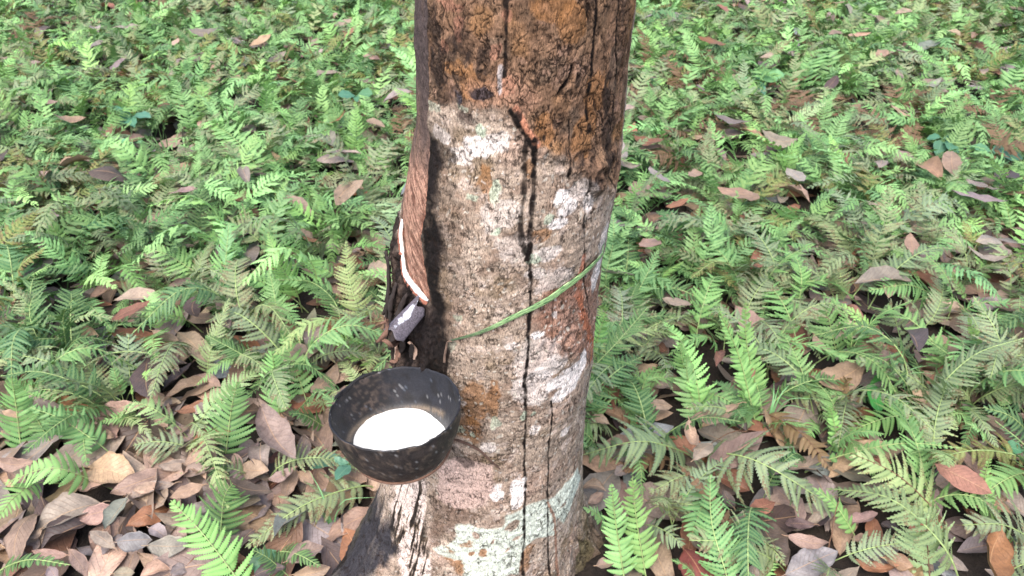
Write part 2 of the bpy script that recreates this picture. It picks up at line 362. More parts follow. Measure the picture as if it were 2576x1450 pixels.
# drip lines
lines = [([(1277, -120), (1277, 0), (1272, 100), (1270, 188)], .0026, .85), ([(1503, -80), (1500, 40), (1490, 180), (1475, 262), (1478, 300)], .0026, .9), ([(1557, -60), (1553, 80), (1555, 180), (1545, 270), (1540, 330)], .0016, .85),
         ([(1284, 272), (1308, 322), (1345, 372)], .003, .95), ([(1322, 345), (1318, 450), (1310, 540), (1312, 600), (1330, 650)], .0034, .8), ([(1343, 350), (1340, 450), (1337, 560), (1335, 620), (1325, 652)], .0034, .85), ([(1325, 640), (1333, 665), (1333, 760), (1330, 840)], .0025, .9),
         ([(1330, 830), (1327, 900), (1320, 1000), (1318, 1100), (1321, 1180), (1320, 1300), (1318, 1500)], .0021, .9), ([(1430, 300), (1433, 380), (1432, 445)], .0014, .8), ([(1477, 440), (1465, 560), (1468, 700), (1482, 800)], .0014, .75),
         ([(1388, 1010), (1383, 1100), (1380, 1200), (1378, 1300), (1388, 1500)], .0016, .85), ([(1489, 920), (1480, 970), (1470, 1050)], .0028, .8), ([(1393, 720), (1390, 780), (1385, 850)], .001, .6),
         ([(1440, 168), (1430, 205), (1402, 240)], .0014, .95), ([(1507, 690), (1500, 800), (1497, 900)], .0014, .6), ([(1432, 400), (1430, 440)], .002, .95), ([(1130, 880), (1127, 960)], .0022, .8), ([(1540, 380), (1530, 440), (1540, 470)], .0016, .8), ([(1275, 380), (1268, 470)], .0006, .5)]
dr = 0
for pts, wd, a in lines: dr = np.maximum(dr, line(pts, wd)*a)
dr = dr*np.clip(.9+.6*n_fine, .5, 1)
c = mx(c, np.clip(dr*1.2, 0, 1), lin(22, 17, 16))
c = mx(c, line([(1378, 1262), (1390, 1290), (1396, 1320), (1400, 1420), (1405, 1500)], .0022)*.9, lin(150, 112, 92))
c = mx(c, line([(1258, 168), (1255, 200), (1258, 228)], .0026), lin(160, 150, 148))
# moss at the foot
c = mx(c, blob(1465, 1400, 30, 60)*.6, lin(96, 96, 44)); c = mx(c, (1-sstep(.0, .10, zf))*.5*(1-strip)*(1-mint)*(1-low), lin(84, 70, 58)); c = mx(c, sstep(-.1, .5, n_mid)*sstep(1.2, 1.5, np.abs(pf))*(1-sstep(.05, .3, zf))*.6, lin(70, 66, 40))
c = mx(c, crack*(.80+.08*up_z), lin(34, 25, 21))
gy_ = c.mean(1, keepdims=True); c = c+(gy_-c)*(.06*up_z*(1-pan)+.03)[:, None]; c = c*(1+.22*n_fine)[:, None]
# relief -------------------------------------------------------------------
ridge = line([(1284, 278), (1315, 320), (1345, 365), (1395, 395), (1440, 425), (1490, 465), (1540, 475)], .008, .9)
ridge2 = line([(1380, 370), (1420, 395), (1470, 420), (1520, 410), (1550, 380)], .007, .9)
knot = np.clip(1-np.hypot(*(P2-sz([(1500, 440)])[0]).T)/.035, 0, 1)
knot2 = np.clip(1-np.hypot(*(P2-sz([(1430, 860)])[0]).T)/.06, 0, 1)
slit = line([(1440, 165), (1430, 205), (1400, 242)], .0025, .8)
dx_ = .0055*n_big+.0022*n_mid+.0011*n_fine + .001*n_hz*(1-up_z)
dx_ += upf*(.0004*(1-crA)*(.3+ida)+.002*n_b)
dx_ -= crack*np.where(top_sz, .0011, .0006)
dx_ += ridge*.004+ridge2*.004+np.sin(knot*14)*.003*knot+.012*knot+.006*knot2*(1+.4*np.sin(knot2*22))-slit*.006-dr*.0006+mint*.0006
dx_ += (sdf(P2, sz(MINT)) < 0)*0
lowbark = LB
dx_ += lowbark*(.008*n_b+.010*np.abs(n_st)+.004+.006*n_mid)
dx_ = dx_*(1-pan*.85)+pan*(-.0035+.0011*gr+.0012*n_b)
dx_ *= np.where(pf > 1.95, .8, 1)
R_ = r0+flare(pf, zf)+dx_+(n_st*.012*(1-sstep(.0, .25, zf)))
TV = np.stack([xc+R_*np.sin(pf), D-R_*np.cos(pf), zf], 1)
def surf(px, py, off=0.0):
    ph, z = to_sz(px, py); xc_, r_ = prof(z)
    i = int(np.argmin((ZS-z)**2)); j = int(np.argmin((PH-(ph if ph >= -1.9 else ph+2*PI))**2)); r_ = R_[i*len(PH)+j]+off
    return np.array([xc_+r_*math.sin(ph), D-r_*math.cos(ph), z])
def bark_material():
    m, t, b, o = mat('bark'); g = N(t, 'ShaderNodeNewGeometry'); at = N(t, 'ShaderNodeVertexColor', layer_name='bark_colour')
    mp = N(t, 'ShaderNodeMapping'); mp.inputs['Scale'].default_value = (1, 1, .35); t.links.new(g.outputs['Position'], mp.inputs[0])
    n1 = noise(t, mp.outputs[0], 700, 5, .7); n2 = noise(t, g.outputs['Position'], 160, 5, .65)
    v = N(t, 'ShaderNodeTexVoronoi', feature='DISTANCE_TO_EDGE'); v.inputs['Scale'].default_value = 170
    wv = N(t, 'ShaderNodeVectorMath', operation='ADD'); mp2 = N(t, 'ShaderNodeMapping'); mp2.inputs['Scale'].default_value = (1.3, 1.3, .4); t.links.new(g.outputs['Position'], mp2.inputs[0])
    nz = N(t, 'ShaderNodeTexNoise'); nz.inputs['Scale'].default_value = 90; sc = N(t, 'ShaderNodeVectorMath', operation='SCALE'); sc.inputs['Scale'].default_value = .012
    t.links.new(nz.outputs['Color'], sc.inputs[0]); t.links.new(mp2.outputs[0], wv.inputs[0]); t.links.new(sc.outputs[0], wv.inputs[1]); t.links.new(wv.outputs[0], v.inputs['Vector'])
    e = ramp(t, v.outputs['Distance'], [(0.01, 0.0), (.10, 1.0)])
    c1 = mixc(t, ramp(t, n1, [(.32, 0), (.66, 1)]), .46, 1.48); c2 = mixc(t, ramp(t, n2, [(.3, 0), (.7, 1)]), .85, 1.15)
    c3 = mixc(t, 1, at.outputs[0], c1, 'MULTIPLY'); c3 = mixc(t, 1, c3, c2, 'MULTIPLY')
    c3 = mixc(t, 1, c3, mixc(t, math_(t, 'ADD', e, ramp(t, n2, [(.42, 0), (.55, 1)]), True), .42, 1.04), 'MULTIPLY'); t.links.new(c3, b.inputs['Base Color'])
    b.inputs['Roughness'].default_value = .82; b.inputs['Specular IOR Level'].default_value = .15
    h = math_(t, 'ADD', math_(t, 'MULTIPLY', e, .7), math_(t, 'MULTIPLY', n1, 1.3)); bump(t, h, b, .5, .0009)
    return m
BARK = bark_material()
tree = empty('rubber_tree', (-.02, D, 0))
tag(tree, 'thick rubber tree trunk with lichen patches, black drip lines and a tapped left side', 'tree')
TV0 = TV-np.array([-.02, D, 0])
trunk = link('trunk', mesh_np('trunk', TV0, Q=grid_q(len(ZS), len(PH), True)[:, ::-1][:, ::-1], col={'bark_colour': np.clip(c, 0, 1)}, mats=[BARK]), tree)
# ------------------------------------------------------------------ tapping cut, cup, spout, wires
def simple_mat(name, colr, rough=.5, var=.25, scale=60, bstr=.4, spec=.4, bdist=.001, metal=0):
    m, t, b, o = mat(name); tc = N(t, 'ShaderNodeNewGeometry')
    n = noise(t, tc.outputs['Position'], scale, 5, .65); n2 = noise(t, tc.outputs['Position'], scale*6, 4, .6)
    c1 = mixc(t, ramp(t, n, [(.3, 0), (.7, 1)]), np.asarray(colr)*(1-var), np.minimum(np.asarray(colr)*(1+var), 1))
    t.links.new(c1, b.inputs['Base Color']); b.inputs['Roughness'].default_value = rough
    b.inputs['Specular IOR Level'].default_value = spec; b.inputs['Metallic'].default_value = metal
    bump(t, math_(t, 'ADD', n, n2), b, bstr, bdist); return m
LATEX = simple_mat('dried_latex', lin(236, 232, 228), .45, .06, 150, .5, .4)
m, t, b, o = mat('liquid_latex'); LIQ = m
b.inputs['Base Color'].default_value = (.86, .88, .86, 1); b.inputs['Roughness'].default_value = .28
b.inputs['Specular IOR Level'].default_value = .3
# cut: a sloping ledge of fresh bark with the white latex line lying on it
cut_px = [(1003, 545), (1010, 580), (1013, 620), (1016, 655), (1020, 682), (1028, 700), (1044, 722), (1060, 740), (1078, 756)]
def on_trunk(ph, z, off):
    xc_, _ = prof(z); i = int(np.argmin((ZS-z)**2)); q = (ph+1.9) % (2*PI)-1.9
    j = int(np.argmin((PH-q)**2)); r_ = rbase(ph, z)+off; return np.array([xc_+r_*math.sin(ph), D-r_*math.cos(ph), z])
pz = [to_sz(*p) for p in cut_px]
pz = pz[1:]
cl = smooth_line([on_trunk(-2.0, pz[0][1]+.03, -.012), on_trunk(-1.7, pz[0][1]+.02, -.006)]+[on_trunk(a, z, .0005) for a, z in pz], 90)
n_ = len(cl); rad = np.interp(np.linspace(0, 1, n_), [0, .5, .62, .9, 1], [.0026, .0028, .0042, .0040, .0014])
rad = rad*(1+.25*fbm(cl*160, 3, 51))
V, Q, T3 = sweep(cl, rad, 8, 1.0); V = V+(fbm(V*400, 2, 5)*.0005)[:, None]
tc_ = link('latex_line', mesh_np('latex_line', V-np.array([-.02, D, 0]), Q, T3, mats=[LATEX]), tree); tc_['label'] = 'white line of fresh latex running down the tapping cut'
REDB = simple_mat('cut_bark', lin(150, 96, 78), .8, .35, 200, .8)
rr = np.full(n_, .0045)*(1+.5*fbm(cl*220, 3, 53))
off = np.array([[0, 0, -.0055]]*n_); off[:, 0] -= .0005
V, Q, T3 = sweep(cl+off, rr, 8); V = V+(fbm(V*350, 3, 8)*.0018)[:, None]*np.array([1, -.6, .4])
link('cut_ledge', mesh_np('cut_ledge', V-np.array([-.02, D, 0]), Q, T3, mats=[REDB]), tree)
# dark ragged bark flakes hanging below the cut on the left
DBARK = simple_mat('dark_bark', lin(52, 44, 42), .85, .5, 120, .9)
def flake(pts, wd, th, m, name, seed, parent=None, curl=0, org=np.zeros(3)):
    P = smooth_line(pts, 22); k = len(P); T = unit(np.gradient(P, axis=0)); side = unit(np.cross(T, unit(P-np.array([-.02, D, 0])*[1, 1, 0]-P*[0, 0, 1]))); nn = np.cross(side, T)
    a = np.linspace(-1, 1, 7); ww = wd*np.sin(np.clip(np.linspace(.12, PI-.05, k), 0, PI))**.5*(1+.3*fbm(P*80, 2, seed))
    V = P[:, None]+side[:, None]*(a[None, :, None]*ww[:, None, None])+nn[:, None]*((1-a**2)[None, :, None]*wd*curl)
    V = V.reshape(-1, 3); V = V+(fbm(V*150, 3, seed)*.0022)[:, None]*np.repeat(nn, 7, 0)
    W = V-np.repeat(nn, 7, 0)*th; q = grid_q(k, 7); nV = len(V)
    br = []
    for i in range(k-1): br += [[i*7, (i+1)*7, (i+1)*7+nV, i*7+nV], [(i+1)*7+6, i*7+6, i*7+6+nV, (i+1)*7+6+nV]]
    for j in range(6): br += [[j+1, j, j+nV, j+1+nV], [(k-1)*7+j, (k-1)*7+j+1, (k-1)*7+j+1+nV, (k-1)*7+j+nV]]
    return link(name, mesh_np(name, np.vstack([V, W])-org, np.vstack([q, q[:, ::-1]+nV, br]), mats=[m]), parent)
TO = np.array([-.02, D, 0])
def sp(px, py, off): return surf(px, py, off)
for i, (pts, wd) in enumerate([([(1000, 630), (994, 680), (990, 740), (988, 790)], .007), ([(1008, 640), (1003, 700), (999, 760), (994, 800)], .006), ([(1018, 705), (1010, 750), (1002, 800), (1000, 850)], .007),
        ([(1035, 735), (1020, 780), (1012, 830), (1012, 868)], .007), ([(992, 640), (985, 700), (984, 760)], .005), ([(1055, 765), (1040, 810), (1030, 860), (1025, 880)], .008), ([(1060, 850), (1050, 880), (1048, 890)], .006)]):
    flake([sp(x, y, .006+.001*(i % 3)) for x, y in pts], wd*.8, .002, DBARK, 'bark_flake', 60+i, tree, .4, TO)
PALEW = simple_mat('pale_wood', lin(178, 150, 132), .8, .3, 200, .8)
for i, (pts, wd) in enumerate([([(1046, 850), (1056, 870), (1064, 890)], .004), ([(1022, 850), (1018, 875), (1020, 900)], .004)]):
    flake([sp(x, y, .006) for x, y in pts], wd, .002, PALEW, 'pale_bark_flake', 80+i, tree, .3, TO)
# ---------------- cup
CUPC = np.array([-.1520, .706, .5870]); CR = .0855
Rt = (mathutils.Matrix.Rotation(math.radians(-3.5), 3, 'Y') @ mathutils.Matrix.Rotation(math.radians(-5.0), 3, 'X'))
Rt = np.array(Rt)
cup = empty('latex_cup', tuple(CUPC-np.array([0, 0, .11])))
tag(cup, 'sooty black coconut shell bowl of white latex held against the trunk', 'cup')
outer = [(0, -.110), (.012, -.1095), (.026, -.106), (.040, -.099), (.053, -.088), (.064, -.074), (.0725, -.058), (.079, -.040), (.0835, -.020), (CR, 0)]
inner = [(CR-.0012, .0012), (CR-.003, .0), (.0805, -.02), (.076, -.038), (.070, -.054), (.0615, -.069), (.050, -.082), (.036, -.092), (.018, -.098), (0, -.099)]
pr = np.array(outer+inner)*[1, .93]
tt = np.linspace(0, len(pr)-1, 90); pr = np.stack([np.interp(tt, np.arange(len(pr)), pr[:, 0]), np.interp(tt, np.arange(len(pr)), pr[:, 1])], 1)
NA = 180; an = np.linspace(0, 2*PI, NA, endpoint=False)
V = np.stack([pr[:, 0][:, None]*np.cos(an), pr[:, 0][:, None]*np.sin(an), np.repeat(pr[:, 1][:, None], NA, 1)], -1).reshape(-1, 3)
rimw = np.exp(-(V[:, 2]/.006)**2); ang = np.arctan2(V[:, 1], V[:, 0])
A3 = np.stack([np.cos(ang), np.sin(ang), V[:, 2]*0], 1)
V[:, 2] += rimw*(fbm(A3*6, 3, 71)*.0022+fbm(A3*1.3, 2, 72)*.003)
V = V+(unit(V*[1, 1, .3]))*(fbm(V*90, 4, 73)*.0011+fbm(V*18, 2, 74)*.0022)[:, None]*np.clip(np.hypot(V[:, 0], V[:, 1])/.03, 0, 1)[:, None]
isin = np.repeat(tt > len(outer)-.5, NA)
# colours: soot, scraped wood inside at the upper left, pale crust ring above the latex, white specks
base = np.where(isin[:, None], lin(36, 38, 46), lin(46, 42, 42))
cc = base*np.ones((len(V), 1)); nA = fbm(V*70, 4, 75); nB = fbm(V*200, 3, 76); nS = fbm(V*np.array([150, 150, 30]), 3, 77)
cc = mx(cc, sstep(0, .5, nA)*np.where(isin, .10, .5), lin(68, 60, 56)); cc = mx(cc, sstep(.05, .4, -nA)*.8, lin(26, 25, 28))
scr = np.exp(-(((ang-2.35)/.45)**2))*isin*sstep(-.075, -.05, V[:, 2]); scr2 = scr*sstep(.0, .3, nB+.4*nS)
cc = mx(cc, scr*.9, lin(30, 27, 28)); cc = mx(cc, scr2*.45, lin(112, 96, 86))
LZ = -.062
ringm = isin*np.exp(-((V[:, 2]-(LZ+.008+.004*np.sin(ang*2+1)))/.0032)**2)*sstep(-.2, .25, fbm(A3*3, 2, 78)+.5*np.sin(ang-.2)+.8*nB)*.8
cc = mx(cc, ringm, lin(140, 124, 106)); cc = mx(cc, isin*(1-sstep(LZ+.002, LZ+.016, V[:, 2]))*.5*(1-ringm), lin(116, 116, 116))
fl = voro2(np.stack([ang*.075, V[:, 2]], 1)*300, 5); cc = mx(cc, isin*(1-sstep(.08, .13, fl[0]))*(fl[2] > .82)*.5, lin(110, 118, 132))
fl = voro2(np.stack([ang*.075, V[:, 2]], 1)*330, 6); cc = mx(cc, (1-sstep(.12, .2, fl[0]))*(fl[2] > .82)*.6, lin(150, 150, 152))
cc = mx(cc, (~isin)*sstep(.1, .45, nB)*.35, lin(128, 112, 98))
m, t, b, o = mat('sooty_shell'); CUPM = m; vc = N(t, 'ShaderNodeVertexColor', layer_name='shell_colour'); g = N(t, 'ShaderNodeNewGeometry')
n1 = noise(t, g.outputs['Position'], 400, 5, .7); t.links.new(mixc(t, 1, vc.outputs[0], mixc(t, ramp(t, n1, [(.3, 0), (.7, 1)]), .6, 1.3), 'MULTIPLY'), b.inputs['Base Color'])
b.inputs['Roughness'].default_value = .55; b.inputs['Specular IOR Level'].default_value = .45; bump(t, n1, b, .5, .0012)
sh = link('shell', mesh_np('shell', V@Rt.T+np.array([0, 0, .11]), grid_q(len(pr), NA, True)[:, ::-1], col={'shell_colour': cc}, mats=[CUPM]), cup)
# crusts of dried latex on the back-left lip
BLK = simple_mat('black_crust', lin(30, 29, 32), .5, .5, 150, .9)
P = [];
for a in np.linspace(1.75, 3.0, 40): P.append([(CR-.001)*math.cos(a), (CR-.001)*math.sin(a), .0015+.002*math.sin(a*9)])
P = np.array(P); rad = .0022*(1+.9*fbm(P*120, 3, 79)); rad[:3] = .0006; rad[-3:] = .0006
V2, Q2, T2 = sweep(P, rad, 7); V2 = V2+(fbm(V2*300, 2, 80)*.0012)[:, None]
link('crust', mesh_np('crust', V2@Rt.T+np.array([0, 0, .11]), Q2, T2, mats=[BLK]), cup)
# latex pool (lies level)
rr_ = np.linspace(0, 1, 14); V3 = [[0, 0, 0]]; LR = .0668
for r_ in rr_[1:]:
    for a in an[::3]: V3.append([LR*r_*math.cos(a), LR*r_*math.sin(a), .0012*sstep(.93, 1, r_)])
V3 = np.array(V3, float); n3 = len(an[::3]); V3[:, 2] += fbm(V3*35, 2, 81)*.0003
Q3 = grid_q(13, n3, True, 1); T3_ = [[0, 1+j, 1+(j+1) % n3] for j in range(n3)]
bot = V3.copy(); bot[:, 2] -= .02; bot[:, :2] *= .72; nV = len(V3)
rimq = [[1+12*n3+j, 1+12*n3+j+nV, 1+12*n3+(j+1) % n3+nV, 1+12*n3+(j+1) % n3] for j in range(n3)]
pool_me = mesh_np('latex', np.vstack([V3, bot]), np.vstack([Q3[:, ::-1]*1, Q3+nV, rimq]), np.vstack([T3_, np.array(T3_)[:, ::-1]+nV]), mats=[LIQ])
pool = link('latex', pool_me); pool.location = tuple(CUPC+np.array([0, 0, LZ])); tag(pool, 'bright white liquid latex pooled inside the black bowl', 'latex')
# tiny specks on the pool are part of its surface: build as small dark flecks parented to it
FLK = simple_mat('fleck', lin(60, 50, 44), .7)
for i, (a, b_) in enumerate([(.01, .045), (-.03, .02), (.04, .0), (-.012, -.03)]):
    q = np.array([[a, b_, .0008], [a+.001, b_+.0003, .0008], [a+.0008, b_+.0012, .001], [a-.0002, b_+.0008, .0008]])
    link('fleck', mesh_np('fleck', q, [[0, 1, 2, 3]], mats=[FLK]), pool)
# wire holder: a ring round the bowl and a tail into the trunk
RUST = simple_mat('rusty_wire', lin(112, 84, 70), .7, .35, 200, .6)
hold = empty('wire_cup_holder', tuple(CUPC-np.array([0, 0, .10])))
tag(hold, 'rusty wire ring under the black bowl with tails fixed to the trunk', 'wire holder')
ring = []
for a in np.linspace(0, 2*PI, 73)[:-1]: ring.append([.0618*math.cos(a), .0618*math.sin(a), -.0700+.0025*math.sin(a*2+.6)])
ring = np.array(ring+ring[:1])*[1.06, 1.06, 1]; ring = ring@Rt.T+[0, 0, .10]
V4, Q4, T4 = sweep(ring, .0017, 7, cap=False); link('ring', mesh_np('ring', V4, Q4, mats=[RUST]), hold)
org = CUPC-np.array([0, 0, .10])
p0 = CUPC+np.array([.061, -.01, -.075])
tail = smooth_line([p0, surf(1128, 1100, .005), surf(1165, 1110, .003), surf(1205, 1130, .0025), surf(1232, 1155, .001), surf(1258, 1182, -.001)], 40)
V4, Q4, T4 = sweep(tail-org, np.linspace(.0024, .0014, 40), 7); link('wire_tail', mesh_np('wire_tail', V4, Q4, T4, mats=[simple_mat('dark_wire', lin(96, 74, 64), .8, .4, 200, .6)]), hold)
tail = smooth_line([CUPC+np.array([.02, .058, -.083]), CUPC+np.array([.06, .09, -.085]), surf(1135, 1130, -.002)], 24)
V4, Q4, T4 = sweep(tail-org, .0017, 7); link('wire_tail', mesh_np('wire_tail', V4, Q4, T4, mats=[RUST]), hold)
# spout: a bent strip pushed into the bark under the cut
m, t, b, o = mat('spout_metal'); SPM = m; g = N(t, 'ShaderNodeNewGeometry'); n1 = noise(t, g.outputs['Position'], 130, 5, .65); n2 = noise(t, g.outputs['Position'], 500, 4, .6)
vc = N(t, 'ShaderNodeVertexColor', layer_name='latex_mask')
c0 = mixc(t, ramp(t, n2, [(.35, 0), (.65, 1)]), lin(62, 58, 64), lin(108, 102, 112)); msk = ramp(t, math_(t, 'ADD', math_(t, 'MULTIPLY', n1, .8), math_(t, 'MULTIPLY', vc.outputs[0], .55)), [(.72, 0), (.84, .9)])
t.links.new(mixc(t, msk, c0, lin(206, 212, 226)), b.inputs['Base Color']); b.inputs['Roughness'].default_value = .5; b.inputs['Metallic'].default_value = .0; bump(t, n2, b, .5, .001)
A0 = surf(1068, 768, .010); B0 = at_y(985, 850, A0[1]-.045)
ax = unit(B0-A0); Ls = np.linalg.norm(B0-A0); upn = unit(-ray(1030, 810)); sd = unit(np.cross(ax, upn)); upn = np.cross(sd, ax)
nu, nv = 26, 15; Vs = []; mk = []
for i in range(nu):
    u = i/(nu-1)
    for j in range(nv):
        v = j/(nv-1)*2-1; th = v*1.15; wr = .0135*(1+.2*u)
        ext = (-.012*(1 if v > .25 else 0)*(v-.25)/.75)                    # the pointed corner at the trunk
        p = A0+ax*(Ls*u-.002+(1-u)*ext*1.8+.003*math.sin(v*5+u*3))+sd*(wr*math.sin(th)*1.0)+upn*(wr*math.cos(th)*.5)
        Vs.append(p); mk.append(math.exp(-((v-.35)/.4)**2)*(1.1-abs(u-.4)))
Vs = np.array(Vs); Vs += (fbm(Vs*160, 3, 83)*.0008)[:, None]*upn
V5, Q5 = np.vstack([Vs, Vs-upn*.0014]), grid_q(nu, nv); n5 = len(Vs); e = []
for i in range(nu-1): e += [[i*nv, (i+1)*nv, (i+1)*nv+n5, i*nv+n5], [(i+1)*nv+nv-1, i*nv+nv-1, i*nv+nv-1+n5, (i+1)*nv+nv-1+n5]]
for j in range(nv-1): e += [[j+1, j, j+n5, j+1+n5], [(nu-1)*nv+j, (nu-1)*nv+j+1, (nu-1)*nv+j+1+n5, (nu-1)*nv+j+n5]]
spout = link('latex_spout', mesh_np('latex_spout', V5-A0, np.vstack([Q5, Q5[:, ::-1]+n5, e]), col={'latex_mask': np.array(mk+mk)}, mats=[SPM])); spout.location = tuple(A0)
tag(spout, 'grey bent spout strip streaked with latex, sticking out below the white cut', 'spout')
# green strap across the trunk
m, t, b, o = mat('green_strap'); STM = m; uvn = N(t, 'ShaderNodeTexCoord'); mp = N(t, 'ShaderNodeMapping'); mp.inputs['Scale'].default_value = (5, 9, 1); t.links.new(uvn.outputs['UV'], mp.inputs[0])
n1 = noise(t, mp.outputs[0], 1.6, 4, .6); mp3 = N(t, 'ShaderNodeMapping'); mp3.inputs['Scale'].default_value = (3.2, 1.2, 1); t.links.new(uvn.outputs['UV'], mp3.inputs[0]); n3_ = noise(t, mp3.outputs[0], 2, 3, .6)
gc = mixc(t, ramp(t, n1, [(.42, 0), (.58, 1)]), lin(84, 136, 78), lin(186, 216, 156)); gc = mixc(t, ramp(t, n3_, [(.52, 0), (.64, .85)]), gc, lin(44, 66, 50)); vd = N(t, 'ShaderNodeVertexColor', layer_name='dirt'); gc = mixc(t, vd.outputs[0], gc, lin(44, 56, 44))
t.links.new(gc, b.inputs['Base Color']); b.inputs['Roughness'].default_value = .45; bump(t, n1, b, .5, .0008)
sp_px = [(1138, 852), (1165, 845), (1200, 834), (1240, 817), (1275, 801), (1320, 777), (1375, 748), (1412, 722), (1450, 690), (1485, 658), (1503, 638), (1513, 622)]
P = smooth_line([surf(x, y, .0035 if i % 11 else .001) for i, (x, y) in enumerate(sp_px)]+[on_trunk(1.8, .76, .003)], 110); k = len(P)
P = (P+np.vstack([P[:1], P[:-1]])+np.vstack([P[1:], P[-1:]]))/3
nrm = unit((P-TO)*[1, 1, 0]); T = unit(np.gradient(P, axis=0)); sdv = unit(np.cross(T, nrm)); s_ = np.linspace(0, 1, k)
wd = np.interp(s_, [0, .08, .3, .5, .62, .75, .85, 1], [.0008, .0016, .0032, .0046, .0048, .0032, .0028, .0022]); twist = .25*np.sin(s_*5)
a = np.linspace(-1, 1, 11); fold = (np.abs(np.sin(a*5+1))*.0006+(1-a*a)*.0004)
V6 = P[:, None]+(sdv*np.cos(twist)[:, None]+nrm*np.sin(twist)[:, None]*.25)[:, None]*(a[None, :, None]*wd[:, None, None])+nrm[:, None]*(fold[None, :, None]*(1+.6*np.sin(s_*30)[:, None, None]*.4)+.0006)
V6 = V6.reshape(-1, 3); N6 = np.repeat(nrm, 11, 0); uv = np.stack([np.repeat(s_*4, 11), np.tile(a, k)], 1); n6 = len(V6); dirt = np.repeat(np.interp(s_, [0, .2, .3, .66, .75, 1], [.85, .6, .1, .0, .25, .4]), 11)
V7 = np.vstack([V6, V6-N6*.0012]); q6 = grid_q(k, 11); e = []
for i in range(k-1): e += [[i*11, (i+1)*11, (i+1)*11+n6, i*11+n6], [(i+1)*11+10, i*11+10, i*11+10+n6, (i+1)*11+10+n6]]
strap = link('green_strap', mesh_np('green_strap', V7-P[60], np.vstack([q6, q6[:, ::-1]+n6, e]), uv=np.vstack([uv, uv]), col={'dirt': np.concatenate([dirt, dirt])}, mats=[STM])); strap.location = tuple(P[60])
tag(strap, 'twisted green strip tied slantwise across the front of the trunk', 'strap')
TWG = simple_mat('dry_twig', lin(112, 92, 80), .8, .3, 150, .6)
P = smooth_line([surf(1142, 851, .006), surf(1132, 853, .005), surf(1128, 872, .005), surf(1124, 890, .004), surf(1124, 905, .004)], 24)
V8, Q8, T8 = sweep(P-P[0], np.linspace(.0012, .0022, 24), 6, .6); tw = link('tie_end', mesh_np('tie_end', V8, Q8, T8, mats=[TWG]), strap); tw.location = tuple(P[0]-P[0]+(P[0]-np.array(strap.location)))
# dried curled peelings hanging left of the spout
PEEL = simple_mat('bark_peel', lin(112, 84, 70), .8, .35, 160, .6)
for i, (x0, y0, x1, y1, wd, lab) in enumerate([(978, 812, 950, 862, .0042, 'curled brown bark peeling furthest out beside the spout'), (992, 856, 964, 852, .0042, 'short rolled brown peeling just below the spout lip'), (990, 870, 1006, 905, .003, 'thin brown peeling hanging between spout and bowl'),
        (1000, 880, 980, 908, .003, 'small twisted reddish peeling just above the rim of the bowl'), (975, 800, 957, 815, .003, 'tiny brown peeling at the upper outer corner of the spout')]):
    p0 = at_y(x0, y0, A0[1]-.03); p1 = at_y(x1, y1, A0[1]-.045); mid = (p0+p1)/2+np.array([.004, -.006, .004*(-1)**i])
    if i in (1, 2): p0 = surf(x0+25, y0-4, .002)
    ob = flake([p0, mid, p1], wd, .0008, PEEL, 'bark_peeling', 90+i, None, .9, p0); ob.location = tuple(p0); tag(ob, lab, 'bark peeling', 'bark peelings around the spout')
# ------------------------------------------------------------------ ground
def soil_material():
    m, t, b, o = mat('forest_soil'); g = N(t, 'ShaderNodeNewGeometry'); n1 = noise(t, g.outputs['Position'], 9, 6, .7); n2 = noise(t, g.outputs['Position'], 90, 4, .6)
    a = ramp(t, n1, [(.3, lin(24, 19, 16)), (.5, lin(44, 35, 29)), (.7, lin(38, 38, 26))]); t.links.new(mixc(t, 1, a, mixc(t, n2, .5, 1.4), 'MULTIPLY'), b.inputs['Base Color'])
    b.inputs['Roughness'].default_value = .95; bump(t, n2, b, .8, .01); return m
def gz(x, y):
    P = np.stack([np.atleast_1d(x), np.atleast_1d(y), np.atleast_1d(x)*0.], 1).astype(float)
    return (fbm(P*1.1, 2, 91)*.035)*sstep(.5, 1.6, np.hypot(P[:, 0], P[:, 1]-D))
gx = np.concatenate([np.linspace(-60, -6, 14), np.linspace(-5.6, 5.6, 120), np.linspace(6, 60, 14)]); gy = np.concatenate([np.linspace(-30, -1, 8), np.linspace(-.9, 9, 110), np.linspace(10, 90, 16)])
GX, GY = np.meshgrid(gx, gy, indexing='ij'); gV = np.stack([GX.ravel(), GY.ravel(), gz(GX.ravel(), GY.ravel())-.004], 1)
gr_ = link('ground', mesh_np('ground', gV, grid_q(len(gx), len(gy))[:, ::-1], mats=[soil_material()])); tag(gr_, 'dark leaf-strewn soil of the plantation floor', None, None, 'structure')
